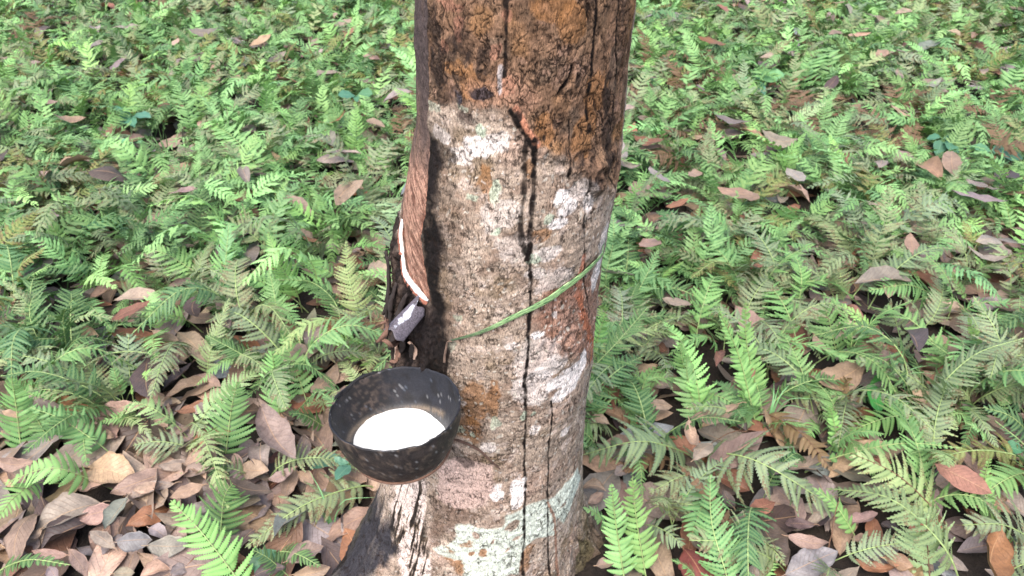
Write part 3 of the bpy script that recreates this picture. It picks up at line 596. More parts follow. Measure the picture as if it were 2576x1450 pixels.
# ------------------------------------------------------------------ fern material
def fern_material(name, attr=None):
    m, t, b, o = mat(name); g = N(t, 'ShaderNodeNewGeometry')
    if attr: base = N(t, 'ShaderNodeVertexColor', layer_name=attr).outputs[0]; wear = N(t, 'ShaderNodeVertexColor', layer_name=attr).outputs['Alpha']
    oi = N(t, 'ShaderNodeObjectInfo')
    if not attr: base = oi.outputs['Color']
    tone = N(t, 'ShaderNodeVertexColor', layer_name='tone')      # r: midrib, g: towards leaflet tip
    sp_ = N(t, 'ShaderNodeSeparateColor'); t.links.new(tone.outputs[0], sp_.inputs[0])
    n1 = noise(t, g.outputs['Position'], 45, 3, .6); n2 = noise(t, g.outputs['Position'], 260, 3, .6)
    sb = N(t, 'ShaderNodeSeparateColor'); t.links.new(base, sb.inputs[0])
    dull = math_(t, 'DIVIDE', sb.outputs[0], math_(t, 'ADD', sb.outputs[1], .001))          # old fronds are less green: they spot more
    thr = math_(t, 'MULTIPLY', math_(t, 'SUBTRACT', dull, .52), .34)
    k = math_(t, 'ADD', math_(t, 'ADD', math_(t, 'MULTIPLY', n2, .6), math_(t, 'MULTIPLY', n1, .5)), math_(t, 'ADD', math_(t, 'MULTIPLY', sp_.outputs[1], .10), thr))
    msk = ramp(t, k, [(.70, 0), (.78, .85)])
    c = mixc(t, 1, base, mixc(t, ramp(t, n1, [(.3, 0), (.7, 1)]), .78, 1.22), 'MULTIPLY')
    c = mixc(t, sp_.outputs[0], c, mixc(t, .5, c, lin(170, 190, 120)))
    c = mixc(t, msk, c, lin(112, 88, 68))
    t.links.new(c, b.inputs['Base Color']); b.inputs['Roughness'].default_value = .55; b.inputs['Specular IOR Level'].default_value = .35
    tr = N(t, 'ShaderNodeBsdfTranslucent'); t.links.new(mixc(t, 1, c, (1.1, 1.25, .6), 'MULTIPLY'), tr.inputs[0])
    mx_ = N(t, 'ShaderNodeMixShader'); mx_.inputs[0].default_value = .14; t.links.new(b.outputs[0], mx_.inputs[1]); t.links.new(tr.outputs[0], mx_.inputs[2]); t.links.new(mx_.outputs[0], o.inputs[0])
    return m
FERN = fern_material('fern_green'); FERNS = fern_material('fern_mass', 'tint')
STALK = simple_mat('fern_stalk', lin(150, 172, 112), .6, .3, 60)
STALKB = simple_mat('old_fern_stalk', lin(120, 92, 72), .7, .3, 60)
# a leaflet strip in its own frame: x along, y across, z up; n stations, lobes give the toothed edge
def leaflet(n, lobes, seed=0, curl=0.):
    r = np.random.default_rng(seed)
    s = np.linspace(0, 1, n); env = np.minimum(1, .45+.55*(s/.06)**.6)*(1-s**2.4)**.75+.02
    if lobes:
        tooth = (np.arange(n) % 2); env_o = env*np.where(tooth, 1.12, .50+.22*r.random()); sh = np.where(tooth, .55/n*1.6, 0)
    else: env_o = env; sh = s*0
    V = []
    for i in range(n):
        V += [[s[i]+sh[i], -env_o[i], -.10], [s[i], 0, 0], [s[i]+sh[i], env_o[i], -.10]]
    Q = [];
    for i in range(n-1): a = 3*i; Q += [[a, a+3, a+4, a+1], [a+1, a+4, a+5, a+2]]
    return np.array(V), np.array(Q), s
LL = {'hi': leaflet(23, True, 1), 'mid': leaflet(13, True, 2), 'low': leaflet(6, True, 3), 'far': leaflet(3, False, 4)}
def frond(ctrl, width, lod='mid', pairs=20, stalk=.22, droop=.25, seed=0, nref=(0, 0, 1), fold=0., curlt=0., gapf=1.12, ragged=.1, taper=.75):
    """ctrl: points of the rachis from ground to tip. returns V,Q,tone,mi (leaflets + rachis)"""
    r = np.random.default_rng(seed); Lv, Lq, Ls_ = LL[lod]
    C = smooth_line(ctrl, 60); seg = np.linalg.norm(np.diff(C, axis=0), axis=1); cum = np.concatenate([[0], np.cumsum(seg)]); L = cum[-1]
    def pos(t): return np.array([np.interp(t*L, cum, C[:, k]) for k in range(3)])
    T_ = unit(np.gradient(C, axis=0)); nref = unit(np.array(nref, float)); Vs = []; Qs = []; tn = []; off = 0
    ts = stalk+(1-stalk)*(np.linspace(0, 1, pairs+1)[:-1]**.93)+.004
    sp0 = (1-stalk)*L/pairs
    for k, t_ in enumerate(ts):
        q = (t_-stalk)/(1-stalk); p = pos(t_); T = unit(np.array([np.interp(t_*L, cum, T_[:, j]) for j in range(3)]))
        Sd = unit(np.cross(T, nref)); Nn = np.cross(Sd, T)
        ln = width/2*(min(1, (q/.22+.62)) if q < .22 else 1)*max(.05, (1-q**1.7))**taper
        sp = sp0*(1-.45*q)
        for sd in (-1, 1):
            if r.random() < ragged*.25: continue
            l_ = ln*(1+r.normal()*.07*(1+ragged*3)); fw = math.radians(14+30*q+r.normal()*4*(1+ragged*3)); up = fold+r.normal()*.10*(1+ragged*4)
            d0 = unit(Sd*sd*math.cos(fw)+T*math.sin(fw)); d0 = unit(d0*math.cos(up)+Nn*math.sin(up)); nn = unit(Nn-d0*(Nn@d0)); ww = np.cross(nn, d0)
            tw = r.normal()*.18+sd*.0; ww, nn = ww*math.cos(tw)+nn*math.sin(tw), nn*math.cos(tw)-ww*math.sin(tw)
            x = Lv[:, 0]; wid = sp*gapf*.5*(1+.06*r.normal())
            bend = droop*(1+r.normal()*.25*(1+ragged*3))
            xx = x*l_; zc = -bend*l_*x**2+curlt*l_*x**3; fwd_ = .16*l_*x**2
            V = p+d0*xx[:, None]+T*fwd_[:, None]+ww*(Lv[:, 1]*wid)[:, None]+nn*(zc+Lv[:, 2]*wid*2.2*np.abs(Lv[:, 1]))[:, None]
            Vs.append(V); Qs.append(Lq+off); off += len(V)
            tn.append(np.stack([(np.arange(len(V)) % 3 == 1)*.7, x, x*0], 1))
    nleaf = sum(len(q) for q in Qs)
    k_ = {'hi': 22, 'mid': 16, 'low': 9, 'far': 5}[lod]; Pr = np.array([pos(t) for t in np.linspace(0, 1, k_)])
    rad = np.linspace(.0021, .0008, k_)*(L/.35)**.5; V, Q, T3 = sweep(Pr, rad, 5 if lod in ('hi', 'mid') else 3, cap=False)
    return np.vstack(Vs+[V]), np.vstack(Qs+[Q+off]), np.vstack(tn+[np.tile([[.3, 0, 0]], (len(V), 1))]), np.array([0]*nleaf+[1]*len(Q))
def frond_mesh(name, *a, org=np.zeros(3), stalkm=None, **k):
    V, Q, tn, mi = frond(*a, **k); return mesh_np(name, V-org, Q, col={'tone': tn}, mats=[FERN, stalkm or STALK], mi=mi)
GREENS = {  # name: (colour, word)
 'L': (lin(134, 184, 114), 'lime green'), 'M': (lin(104, 150, 94), 'mid green'), 'K': (lin(56, 100, 64), 'deep green'), 'D': (lin(118, 134, 106), 'dull grey-green'),
 'O': (lin(112, 118, 62), 'olive brown'), 'P': (lin(148, 170, 122), 'pale spotted green'), 'Y': (lin(168, 146, 92), 'yellowed'), 'B': (lin(128, 96, 78), 'dead brown')}
def jitc(c, s=.12):
    k = 1+RNG.normal()*s; v = np.array([c[0]*k*(1+RNG.normal()*.06), c[1]*k, c[2]*k*(1+RNG.normal()*.10)]); return (*np.clip(v, .01, .9), 1)
FERNLIST = []   # (root, colour key, picture x, picture y, kind)
def hero(x1, y1, x2, y2, wpx, key, mode='F', mid=None, pairs=None, lod=None, **kw):
    """a frond seen from (x1,y1) where its leaflets start to its tip (x2,y2); wpx its width there"""
    y1 = min(y1, 1475); hb = .05 if mode != 'U' else .03
    B = at_h(x1, y1, hb)
    if mode == 'F': Tp = at_h(x2, y2, {True: .13, False: .07}[y2 < y1])
    else: Tp = at_y(x2, y2, B[1]+.03)
    if mode == 'U' and Tp[2] < .06: Tp = at_h(x2, y2, .06)
    L = np.linalg.norm(Tp-B)
    M = (B+Tp)/2+np.array([0, 0, L*.12]) if mid is None else at_h(mid[0], mid[1], .13)
    if mode == 'U': M = (B+Tp)/2+np.array([RNG.normal()*.01, .02, 0.01])
    G = B+unit(B-M)*[.05, .05, 0]; G[2] = gz(G[0], G[1])[0]-.005
    dist = proj(B)[0, 2]; W = wpx/F*dist*(1.28 if mode == 'F' and abs(x2-x1) > abs(y2-y1) else 1.08)
    nref = np.array([0, 0, 1.]) if mode == 'F' else unit(np.array([RNG.normal()*.25, -.75, .6]))
    if mode == 'N': nref = unit(np.array([.9*(1 if RNG.random() < .5 else -1), -.3, .35]))
    vw = unit(EYE-B); nref = unit(nref*.7+vw*.5)
    tot = L+np.linalg.norm(G-B); st = np.linalg.norm(G-B)/tot
    pairs = pairs or int(np.clip(L/.0118, 12, 28)); lod = lod or ('hi' if y1 > 1000 else 'mid' if y1 > 520 else 'low')
    root = empty('fern', tuple(G)); sd = int(RNG.integers(1e6))
    old = key in 'DPYBO'
    W *= 1.18 if old else 1
    kw.setdefault('gapf', 1.3 if old else 1.15)
    kw.setdefault('droop', .15 if not old else .28); kw.setdefault('ragged', .1 if not old else .35)
    V, Q, tn, mi = frond([G, B, M, Tp], W, lod, pairs, st, seed=sd, nref=nref, **kw)
    nl = int((mi == 0).sum()); q0 = Q[:nl]; u = np.unique(q0); k0 = u.max()+1
    blade = link('frond', mesh_np('frond', V[:k0]-G, q0, col={'tone': tn[:k0]}, mats=[FERN]), root); blade.color = jitc(GREENS[key][0], .06)
    link('stalk', mesh_np('stalk', V[k0:]-G, Q[nl:]-k0, mats=[STALKB if key in 'BYP' else STALK]), root)
    c_ = (B+Tp)/2; pp = proj(c_)[0]; FERNLIST.append((root, key, pp[0], pp[1], 'frond', L, (x2-x1, y2-y1)))
def c4(l): return [(*(v*.4774+(757.7 if i % 2 else 0) for i, v in enumerate(q[:4])), q[4]*.4774, *q[5:]) for q in l]
def c5(l): return [(*(v*.4772+(757.7 if i % 2 else 1452) for i, v in enumerate(q[:4])), q[4]*.4772, *q[5:]) for q in l]
def c6(l): return [(*(v*.5226 for q_ in [0] for v in q[:4]), q[4]*.5226, *q[5:]) for q in l]
def c7(l): return [(*(v*.5226+(0 if i % 2 else 1566) for i, v in enumerate(q[:4])), q[4]*.5226, *q[5:]) for q in l]
HF = c4([(230, 90, 0, 250, 200, 'D'), (410, 0, 590, 150, 110, 'M'), (690, 440, 680, 170, 220, 'D'), (980, 100, 740, 60, 110, 'L'), (1190, 800, 1250, 420, 250, 'M', 'U'), (1160, 1240, 1225, 960, 290, 'K', 'U'),
  (1270, 1490, 900, 1050, 270, 'L'), (1900, 975, 1290, 1300, 190, 'D'), (500, 950, 20, 960, 170, 'L', 'F', (270*.4774, 757+880*.4774)), (200, 960, -20, 1150, 140, 'L'), (110, 780, 60, 400, 220, 'M', 'U'), (530, 760, 160, 560, 180, 'M'),
  (450, 690, 460, 870, 130, 'M'), (960, 760, 700, 760, 160, 'D'), (690, 470, 880, 360, 80, 'L'), (640, 490, 590, 320, 80, 'M'), (1470, 580, 1430, 260, 210, 'L', 'U'), (1600, 480, 1480, 170, 170, 'M'), (1380, 10, 1590, 130, 130, 'L'),
  (1960, 320, 1730, 180, 150, 'L'), (1690, 650, 1520, 590, 110, 'K'), (600, 500, 0, 270, 150, 'D'), (0, 1420, 370, 1390, 90, 'K'), (1500, 1430, 1330, 1310, 120, 'K'), (1200, 930, 1050, 840, 110, 'K'), (60, 330, 280, 240, 90, 'D'),
  (1230, 300, 1080, 190, 120, 'M'), (1010, 640, 1090, 720, 90, 'D'), (240, 700, 120, 500, 120, 'M'), (1700, 560, 1790, 470, 80, 'D'), (740, 620, 520, 640, 80, 'M'), (1480, 1320, 1690, 1400, 110, 'K'), (920, 20, 700, 120, 100, 'D')])
HF += c5([(250, 1470, 180, 960, 175, 'L', 'U'), (360, 1440, 290, 920, 190, 'L', 'U'), (150, 1180, 30, 1090, 90, 'L'), (940, 640, 740, 30, 130, 'L', 'U'), (960, 510, 890, 0, 140, 'L', 'U'), (700, 600, 540, 220, 160, 'M', 'U'), (640, 640, 575, 300, 180, 'L', 'U'),
  (330, 640, 415, 340, 130, 'M', 'U'), (570, 800, 30, 810, 250, 'D', 'F', (1452+330*.4772, 757+740*.4772)), (690, 800, 1420, 1130, 270, 'D', 'F', (1452+960*.4772, 757+850*.4772)), (1010, 600, 1350, 900, 120, 'Y'), (1900, 1120, 1440, 800, 300, 'P'),
  (1860, 1460, 1840, 1140, 300, 'P', 'U'), (2200, 1210, 2180, 820, 100, 'L', 'U'), (2175, 770, 2050, 640, 70, 'L'), (2170, 400, 2060, 80, 80, 'L', 'U'), (1580, 230, 1380, 10, 110, 'L'), (1370, 280, 1290, 0, 250, 'M', 'U'), (1720, 260, 1640, 10, 200, 'D', 'U'),
  (2355, 30, 2220, 140, 170, 'M'), (1890, 500, 1440, 310, 130, 'D'), (1860, 620, 1420, 690, 200, 'M'), (1390, 830, 1330, 550, 100, 'L', 'U'), (1110, 400, 1060, 200, 140, 'D', 'U'), (1480, 610, 1440, 400, 120, 'Y', 'U'), (1340, 830, 2030, 775, 70, 'M'),
  (2340, 820, 1780, 860, 150, 'O'), (2400, 1260, 2030, 1180, 240, 'D'), (2400, 900, 2080, 1060, 200, 'M'), (1040, 1370, 590, 1260, 250, 'D'), (720, 900, 380, 1010, 200, 'D'), (700, 980, 600, 1250, 260, 'M'), (380, 1180, 560, 1290, 130, 'D'),
  (60, 420, 150, 60, 170, 'L', 'U'), (110, 600, 60, 380, 150, 'L'), (440, 290, 190, 200, 110, 'D'), (290, 330, 480, 120, 100, 'D'), (380, 100, 230, 20, 150, 'D'), (770, 140, 590, 0, 110, 'L'), (1450, 1210, 1240, 980, 120, 'M'), (980, 1460, 1040, 1310, 110, 'L', 'U'),
  (2400, 720, 2140, 560, 150, 'K'), (1090, 460, 1490, 620, 140, 'D'), (920, 640, 560, 560, 100, 'D'), (880, 1330, 520, 850, 80, 'B'), (150, 640, 0, 700, 150, 'D'), (160, 180, 130, 20, 110, 'L', 'U'), (1950, 560, 2110, 780, 90, 'B'), (2340, 560, 2160, 420, 120, 'M'),
  (640, 480, 900, 600, 130, 'M'), (1930, 420, 1880, 200, 130, 'M', 'U'), (430, 1080, 700, 1100, 140, 'D'), (1500, 500, 1840, 620, 90, 'K'), (500, 840, 240, 900, 90, 'B'), (940, 1240, 1100, 1400, 90, 'D')])
HF += c6([(1320, 920, 990, 590, 210, 'L'), (530, 1030, 760, 890, 130, 'L'), (970, 1340, 690, 1190, 150, 'L'), (1030, 1390, 1090, 1110, 150, 'L', 'U'), (140, 1220, 0, 1050, 170, 'L'), (1010, 990, 860, 870, 60, 'L'), (130, 700, 120, 530, 130, 'L', 'U'), (320, 800, 160, 760, 80, 'L'),
  (860, 530, 780, 440, 80, 'L'), (620, 110, 700, 10, 80, 'L'), (1220, 130, 1200, 20, 60, 'L', 'U'), (470, 280, 330, 150, 80, 'M'), (1140, 260, 1050, 170, 50, 'L'), (1410, 650, 1260, 500, 110, 'M'), (1640, 760, 1600, 520, 200, 'M', 'U'), (1740, 1060, 1740, 850, 220, 'D', 'U'), (1290, 1200, 1090, 1070, 220, 'D'),
  (300, 1300, 240, 1070, 160, 'L', 'U'), (1780, 570, 1800, 450, 70, 'L', 'U'), (1840, 770, 1710, 780, 70, 'L'), (1400, 1430, 1090, 1330, 120, 'L'), (1600, 1320, 1390, 1230, 90, 'L'), (1620, 1420, 1280, 1350, 100, 'L'), (600, 1430, 680, 1290, 150, 'D', 'U'), (1700, 560, 1400, 500, 110, 'M'), (560, 770, 450, 640, 110, 'M'),
  (820, 750, 690, 690, 110, 'M'), (620, 860, 440, 830, 120, 'D'), (380, 900, 350, 700, 110, 'M', 'U'), (1180, 740, 950, 740, 90, 'M'), (600, 1290, 640, 1200, 80, 'L', 'U')])
HF += c7([(240, 290, 120, 90, 80, 'L'), (190, 480, 60, 230, 90, 'L'), (350, 650, 370, 480, 90, 'L', 'U'), (670, 720, 540, 520, 80, 'L'), (1135, 290, 1040, 170, 50, 'L'), (1220, 210, 1170, 90, 50, 'L'), (1640, 650, 1390, 240, 60, 'M'), (1810, 680, 1720, 450, 50, 'L'), (1900, 720, 1810, 600, 50, 'L'),
  (1660, 860, 1530, 610, 50, 'L'), (1340, 900, 1295, 730, 45, 'L', 'U'), (1280, 1160, 1140, 970, 80, 'L'), (1870, 1090, 1800, 920, 80, 'L'), (1580, 1230, 1640, 1070, 100, 'L', 'U'), (1650, 1430, 1510, 1260, 50, 'L'), (910, 1350, 810, 1240, 80, 'L'), (470, 1450, 410, 1340, 50, 'L'), (180, 1360, 20, 1260, 80, 'L'),
  (200, 1230, 0, 1000, 110, 'L'), (330, 1340, 310, 1160, 130, 'M', 'U'), (240, 440, 330, 330, 150, 'O'), (500, 560, 520, 320, 100, 'M', 'U'), (1530, 1440, 1180, 1400, 170, 'M'), (500, 1230, 390, 1120, 60, 'L'), (740, 1440, 750, 1320, 60, 'M', 'U'), (340, 790, 110, 760, 160, 'B'), (950, 860, 880, 710, 130, 'D', 'U'),
  (800, 920, 480, 790, 130, 'D'), (1160, 900, 980, 710, 150, 'M'), (620, 1060, 900, 1070, 110, 'O'), (1160, 1200, 900, 1060, 120, 'P'), (850, 480, 830, 310, 110, 'M', 'U'), (1320, 560, 1140, 490, 90, 'D'), (30, 860, 30, 790, 40, 'Y', 'U'), (1600, 400, 1430, 320, 90, 'M'), (760, 620, 940, 640, 90, 'O'), (200, 840, 520, 1010, 100, 'D')])
for h_ in HF: hero(*h_)
# ------------------------------------------------------------------ fern templates and scattered plants
def template(i, lod):
    r = np.random.default_rng(500+i); L = .30; rise = r.uniform(.10, .2); side = r.normal()*.055
    if i % 4 == 3: ctrl = [(0, 0, 0), (.03, 0, .10), (.08, side*.5, .19), (.16, side, .24)]
    else: ctrl = [(0, 0, 0), (.07, 0, rise*.75), (.18, side*.5, rise), (.29, side, rise*r.uniform(.35, .95))]
    return frond([np.array(c_, float) for c_ in ctrl], r.uniform(.085, .125), lod, {'mid': 24, 'low': 21, 'far': 18}[lod], .24, seed=600+i, droop=r.uniform(.1, .35), ragged=r.uniform(.05, .35), fold=r.uniform(-.05, .35), gapf=1.15)
NT = 14
TM = {lod: [template(i, lod) for i in range(NT)] for lod in ('mid', 'low', 'far')}
TMESH = {lod: [mesh_np('frond', V, Q, col={'tone': tn}, mats=[FERN, STALK], mi=mi) for V, Q, tn, mi in TM[lod]] for lod in ('mid', 'low')}
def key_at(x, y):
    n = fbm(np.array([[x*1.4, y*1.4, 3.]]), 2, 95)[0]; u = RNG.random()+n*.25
    far = y > 2.4  # far ferns get a paler colour mix, imitating distant haze and light
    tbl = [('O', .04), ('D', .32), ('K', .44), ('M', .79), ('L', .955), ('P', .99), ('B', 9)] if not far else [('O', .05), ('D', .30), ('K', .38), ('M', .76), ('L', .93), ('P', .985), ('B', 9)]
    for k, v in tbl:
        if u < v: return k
def dens(px, py):
    if py < 500: return 1.
    v = np.interp(py, [500, 800, 1000, 1200, 1450], [1, 1, .8, .55, .38])
    if px < 1000: v = np.interp(py, [500, 750, 900, 1100, 1200, 1450], [1, .9, .6, .26, .06, .05])
    if px > 1900: v *= 1.15
    return v
plants = []
while len(plants) < 4500:
    y = math.sqrt(RNG.uniform(.55**2, 6.4**2)); x = RNG.uniform(-1, 1)*(y*.76+1.0)
    if math.hypot(x+.02, y-D) < .30: continue
    if y < .75 and abs(x) < .35: continue
    p = proj(np.array([[x, y, .08]]))[0]
    # nothing may stand between the eye and the bowl or trunk
    if y < D+.05 and 700 < p[0] < 1640 and p[1] > 600: continue
    if y < .5: continue
    if RNG.random() > dens(p[0], p[1]): continue
    plants.append((x, y, p[0], p[1], p[2]))
plants.sort(key=lambda q: q[4]+(0 if -80 < q[2] < 2660 else 5))
NIND = 292-len(FERNLIST)
def rotmat(yaw, tx, ty): return np.array((mathutils.Matrix.Rotation(yaw, 3, 'Z') @ mathutils.Matrix.Rotation(tx, 3, 'X') @ mathutils.Matrix.Rotation(ty, 3, 'Y')))
SV, SQ, ST, SC, off = [], [], [], [], 0
for i, (x, y, px, py, dd) in enumerate(plants):
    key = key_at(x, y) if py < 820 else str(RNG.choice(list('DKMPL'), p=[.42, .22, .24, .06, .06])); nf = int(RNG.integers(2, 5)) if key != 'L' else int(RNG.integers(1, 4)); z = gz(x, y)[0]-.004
    if py > 1100: nf = min(nf, 2)
    ind = i < NIND; a0 = RNG.uniform(0, 2*PI)
    if ind: root = empty('fern', (x, y, z)); lx = RNG.normal()
    for f_ in range(nf):
        yaw = a0+f_*2*PI/nf+RNG.normal()*.5; s = RNG.uniform(.45, 1.02)*(1.0 if py < 1000 else .95); ty = RNG.normal()*.12-.05; tx = RNG.normal()*.22; ti = int(RNG.integers(NT))
        if key == 'L' and RNG.random() < .6: ty -= .35
        if ind:
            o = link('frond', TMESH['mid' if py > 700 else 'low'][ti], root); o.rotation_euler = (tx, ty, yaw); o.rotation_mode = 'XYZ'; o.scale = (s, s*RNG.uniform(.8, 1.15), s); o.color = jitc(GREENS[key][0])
            o.location = (RNG.normal()*.01, RNG.normal()*.01, 0)
        else:
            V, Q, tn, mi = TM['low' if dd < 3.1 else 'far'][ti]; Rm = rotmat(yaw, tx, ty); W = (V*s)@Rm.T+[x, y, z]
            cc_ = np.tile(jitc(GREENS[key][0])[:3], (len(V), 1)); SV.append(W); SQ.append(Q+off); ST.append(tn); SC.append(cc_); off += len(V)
    if ind: FERNLIST.append((root, key, px, py, 'plant', nf, (0, 0)))
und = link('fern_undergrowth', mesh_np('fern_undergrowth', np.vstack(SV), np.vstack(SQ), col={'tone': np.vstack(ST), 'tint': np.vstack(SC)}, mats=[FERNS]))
tag(und, 'dense carpet of green ferns spreading into the distance behind the trunk', 'ferns', None, 'stuff')
# ------------------------------------------------------------------ fallen leaves
def leaf_material(name, attr=None):
    m, t, b, o = mat(name); g = N(t, 'ShaderNodeNewGeometry')
    if attr: base = N(t, 'ShaderNodeVertexColor', layer_name=attr).outputs[0]; rnd = None
    else: oi = N(t, 'ShaderNodeObjectInfo'); base = oi.outputs['Color']
    tc = N(t, 'ShaderNodeTexCoord'); sx = N(t, 'ShaderNodeSeparateXYZ'); t.links.new(tc.outputs['UV'], sx.inputs[0])
    u, v = sx.outputs[0], sx.outputs[1]; av = math_(t, 'ABSOLUTE', v)
    rib = ramp(t, av, [(.0, 1), (.05, .0)])
    ph = math_(t, 'SUBTRACT', math_(t, 'MULTIPLY', u, 11.0), math_(t, 'MULTIPLY', av, 2.6)); fr = math_(t, 'ABSOLUTE', math_(t, 'SUBTRACT', math_(t, 'FRACT', ph), .5))
    vein = math_(t, 'MULTIPLY', ramp(t, fr, [(.0, 1), (.10, 0)]), ramp(t, av, [(.75, 1), (1, 0)]))
    n1 = noise(t, g.outputs['Position'], 38, 5, .65); n2 = noise(t, g.outputs['Position'], 240, 4, .65); n3 = noise(t, g.outputs['Position'], 14, 2, .5)
    c = mixc(t, 1, base, mixc(t, ramp(t, n1, [(.3, 0), (.7, 1)]), (.66, .64, .64), (1.28, 1.26, 1.2)), 'MULTIPLY')
    c = mixc(t, 1, c, mixc(t, ramp(t, n2, [(.3, 0), (.7, 1)]), .82, 1.16), 'MULTIPLY')
    c = mixc(t, math_(t, 'MULTIPLY', ramp(t, n1, [(.60, 0), (.68, 1)]), .45), c, lin(84, 66, 58))
    c = mixc(t, math_(t, 'MULTIPLY', vein, .32), c, lin(110, 82, 68)); c = mixc(t, math_(t, 'MULTIPLY', rib, .5), c, lin(196, 158, 118))
    t.links.new(c, b.inputs['Base Color']); b.inputs['Roughness'].default_value = .5; b.inputs['Specular IOR Level'].default_value = .4
    h = math_(t, 'ADD', math_(t, 'MULTIPLY', math_(t, 'ADD', vein, rib), -.6), math_(t, 'MULTIPLY', n2, .5)); bump(t, h, b, .7, .0012)
    return m
LEAF = leaf_material('fallen_leaf'); LEAFS = leaf_material('leaf_litter', 'tint')
def leaf_geo(ns=16, nw=9, seed=0, wr=.42, bend=None, cup=None, twist=None, tipf=.0):
    """unit length leaf, x 0..1"""
    r = np.random.default_rng(seed); s = np.linspace(0, 1, ns); v = np.linspace(-1, 1, nw)
    pk = r.uniform(.42, .58); a = np.where(s < pk, s/pk, (1-s)/(1-pk)); env = np.sin(a*PI/2)**.78; env = env*(1-.25*np.exp(-((s-1)/.10)**2))
    env = env*(1+.035*np.sin(s*23+seed)+.02*r.normal(size=ns)); env[0] = .02; env[-1] = .01
    bend = r.normal()*.38 if bend is None else bend; cup = r.uniform(-.35, .85) if cup is None else cup; twist = r.normal()*.35 if twist is None else twist
    sw = r.normal()*.05
    X = s[:, None]+0*v; hw = wr*.5*env[:, None]*(1+0*v); Y = v[None]*hw+sw*np.sin(s*PI)[:, None]
    Z = bend*(s[:, None]-.5)**2*-1.2+cup*(np.abs(v)[None]**1.5)*hw*1.1+.020*np.sin(s[:, None]*17+v[None]*3+seed)*np.abs(v)[None]+.018*np.sin(s[:, None]*7+seed*2)*v[None]
    ang = twist*(s[:, None]-.5); Y, Z = Y*np.cos(ang)-Z*np.sin(ang), Y*np.sin(ang)+Z*np.cos(ang)
    if cup > .1: Y = Y*(1-.18*cup*np.abs(v)[None]**2)
    Vv = np.stack([X-.5, Y, Z], -1).reshape(-1, 3); uv = np.stack([X, v[None]+0*X], -1).reshape(-1, 2)
    return Vv, grid_q(ns, nw)[:, ::-1], uv
def thick_leaf(V, Q, uv, L, ns, nw, stem=True):
    V = V*L; th = .0006; W = V.copy(); W[:, 2] -= th; n = len(V); e = []
    for i in range(ns-1): e += [[i*nw, (i+1)*nw, (i+1)*nw+n, i*nw+n], [(i+1)*nw+nw-1, i*nw+nw-1, i*nw+nw-1+n, (i+1)*nw+nw-1+n]]
    Va = np.vstack([V, W]); Qa = np.vstack([Q, Q[:, ::-1]+n, e]); ua = np.vstack([uv, uv])
    if stem:
        mid = V[nw//2]; P = smooth_line([mid+[.004, 0, 0], mid-[.06*L, .005*L, -.01*L], mid-[.13*L, -.012*L, .02*L]], 6); Vs_, Qs_, T_ = sweep(P, np.linspace(.0011, .0008, 6), 5, cap=False)
        Qa = np.vstack([Qa, Qs_+len(Va)]); Va = np.vstack([Va, Vs_]); ua = np.vstack([ua, np.tile([[.5, 0.02]], (len(Vs_), 1))])
    return Va, Qa, ua
BROWNS = {'m': (lin(148, 136, 130), 'mauve grey'), 'b': (lin(148, 128, 114), 'pinkish brown'), 't': (lin(172, 148, 130), 'pale tan'), 'o': (lin(142, 102, 82), 'orange brown'), 'd': (lin(86, 74, 72), 'dark charcoal brown'), 'g': (lin(130, 134, 128), 'blue-grey'),
          'r': (lin(120, 68, 66), 'reddish purple'), 'k': (lin(200, 176, 156), 'cream')}
LEAFLIST = []
def hleaf(x1, y1, x2, y2, wpx, key, h=None, tilt=None):
    h = RNG.uniform(.035, .065) if h is None else h; A = at_h(x1, min(y1, 1500), h+RNG.uniform(-.012, .012)); B = at_h(x2, min(y2, 1500), h+RNG.uniform(-.012, .02))
    c_ = (A+B)/2; d = proj(c_)[0, 2]; L = np.linalg.norm(B-A)
    if L > .22: B = A+(B-A)*.22/L; c_ = (A+B)/2; L = .22
    ax_ = (B-A)/L; nn = unit(np.array([RNG.normal()*.15, -.25+RNG.normal()*.15, 1])); yy = unit(np.cross(nn, ax_)); nn = np.cross(ax_, yy)
    # width seen foreshortened: recover from the slope of the view
    vw = unit(c_-EYE); fs = max(.35, np.linalg.norm(np.cross(yy, vw))); wr = np.clip(wpx/F*d/fs/L, .26, .62)
    sd = int(RNG.integers(1e5)); ns, nw = (22, 11) if y1 > 900 else (14, 7)
    V, Q, uv = leaf_geo(ns, nw, sd, wr); V, Q, uv = thick_leaf(V, Q, uv, L, ns, nw)
    M = np.stack([ax_, yy, nn], 1); V = V@M.T; c_[2] += max(0, gz(c_[0], c_[1])[0])
    o = link('fallen_leaf', mesh_np('fallen_leaf', V, Q, uv=uv, mats=[LEAF])); o.location = tuple(c_); o.color = jitc(BROWNS[key][0], .07)
    LEAFLIST.append((o, key, (x1+x2)/2, (y1+y2)/2, L))
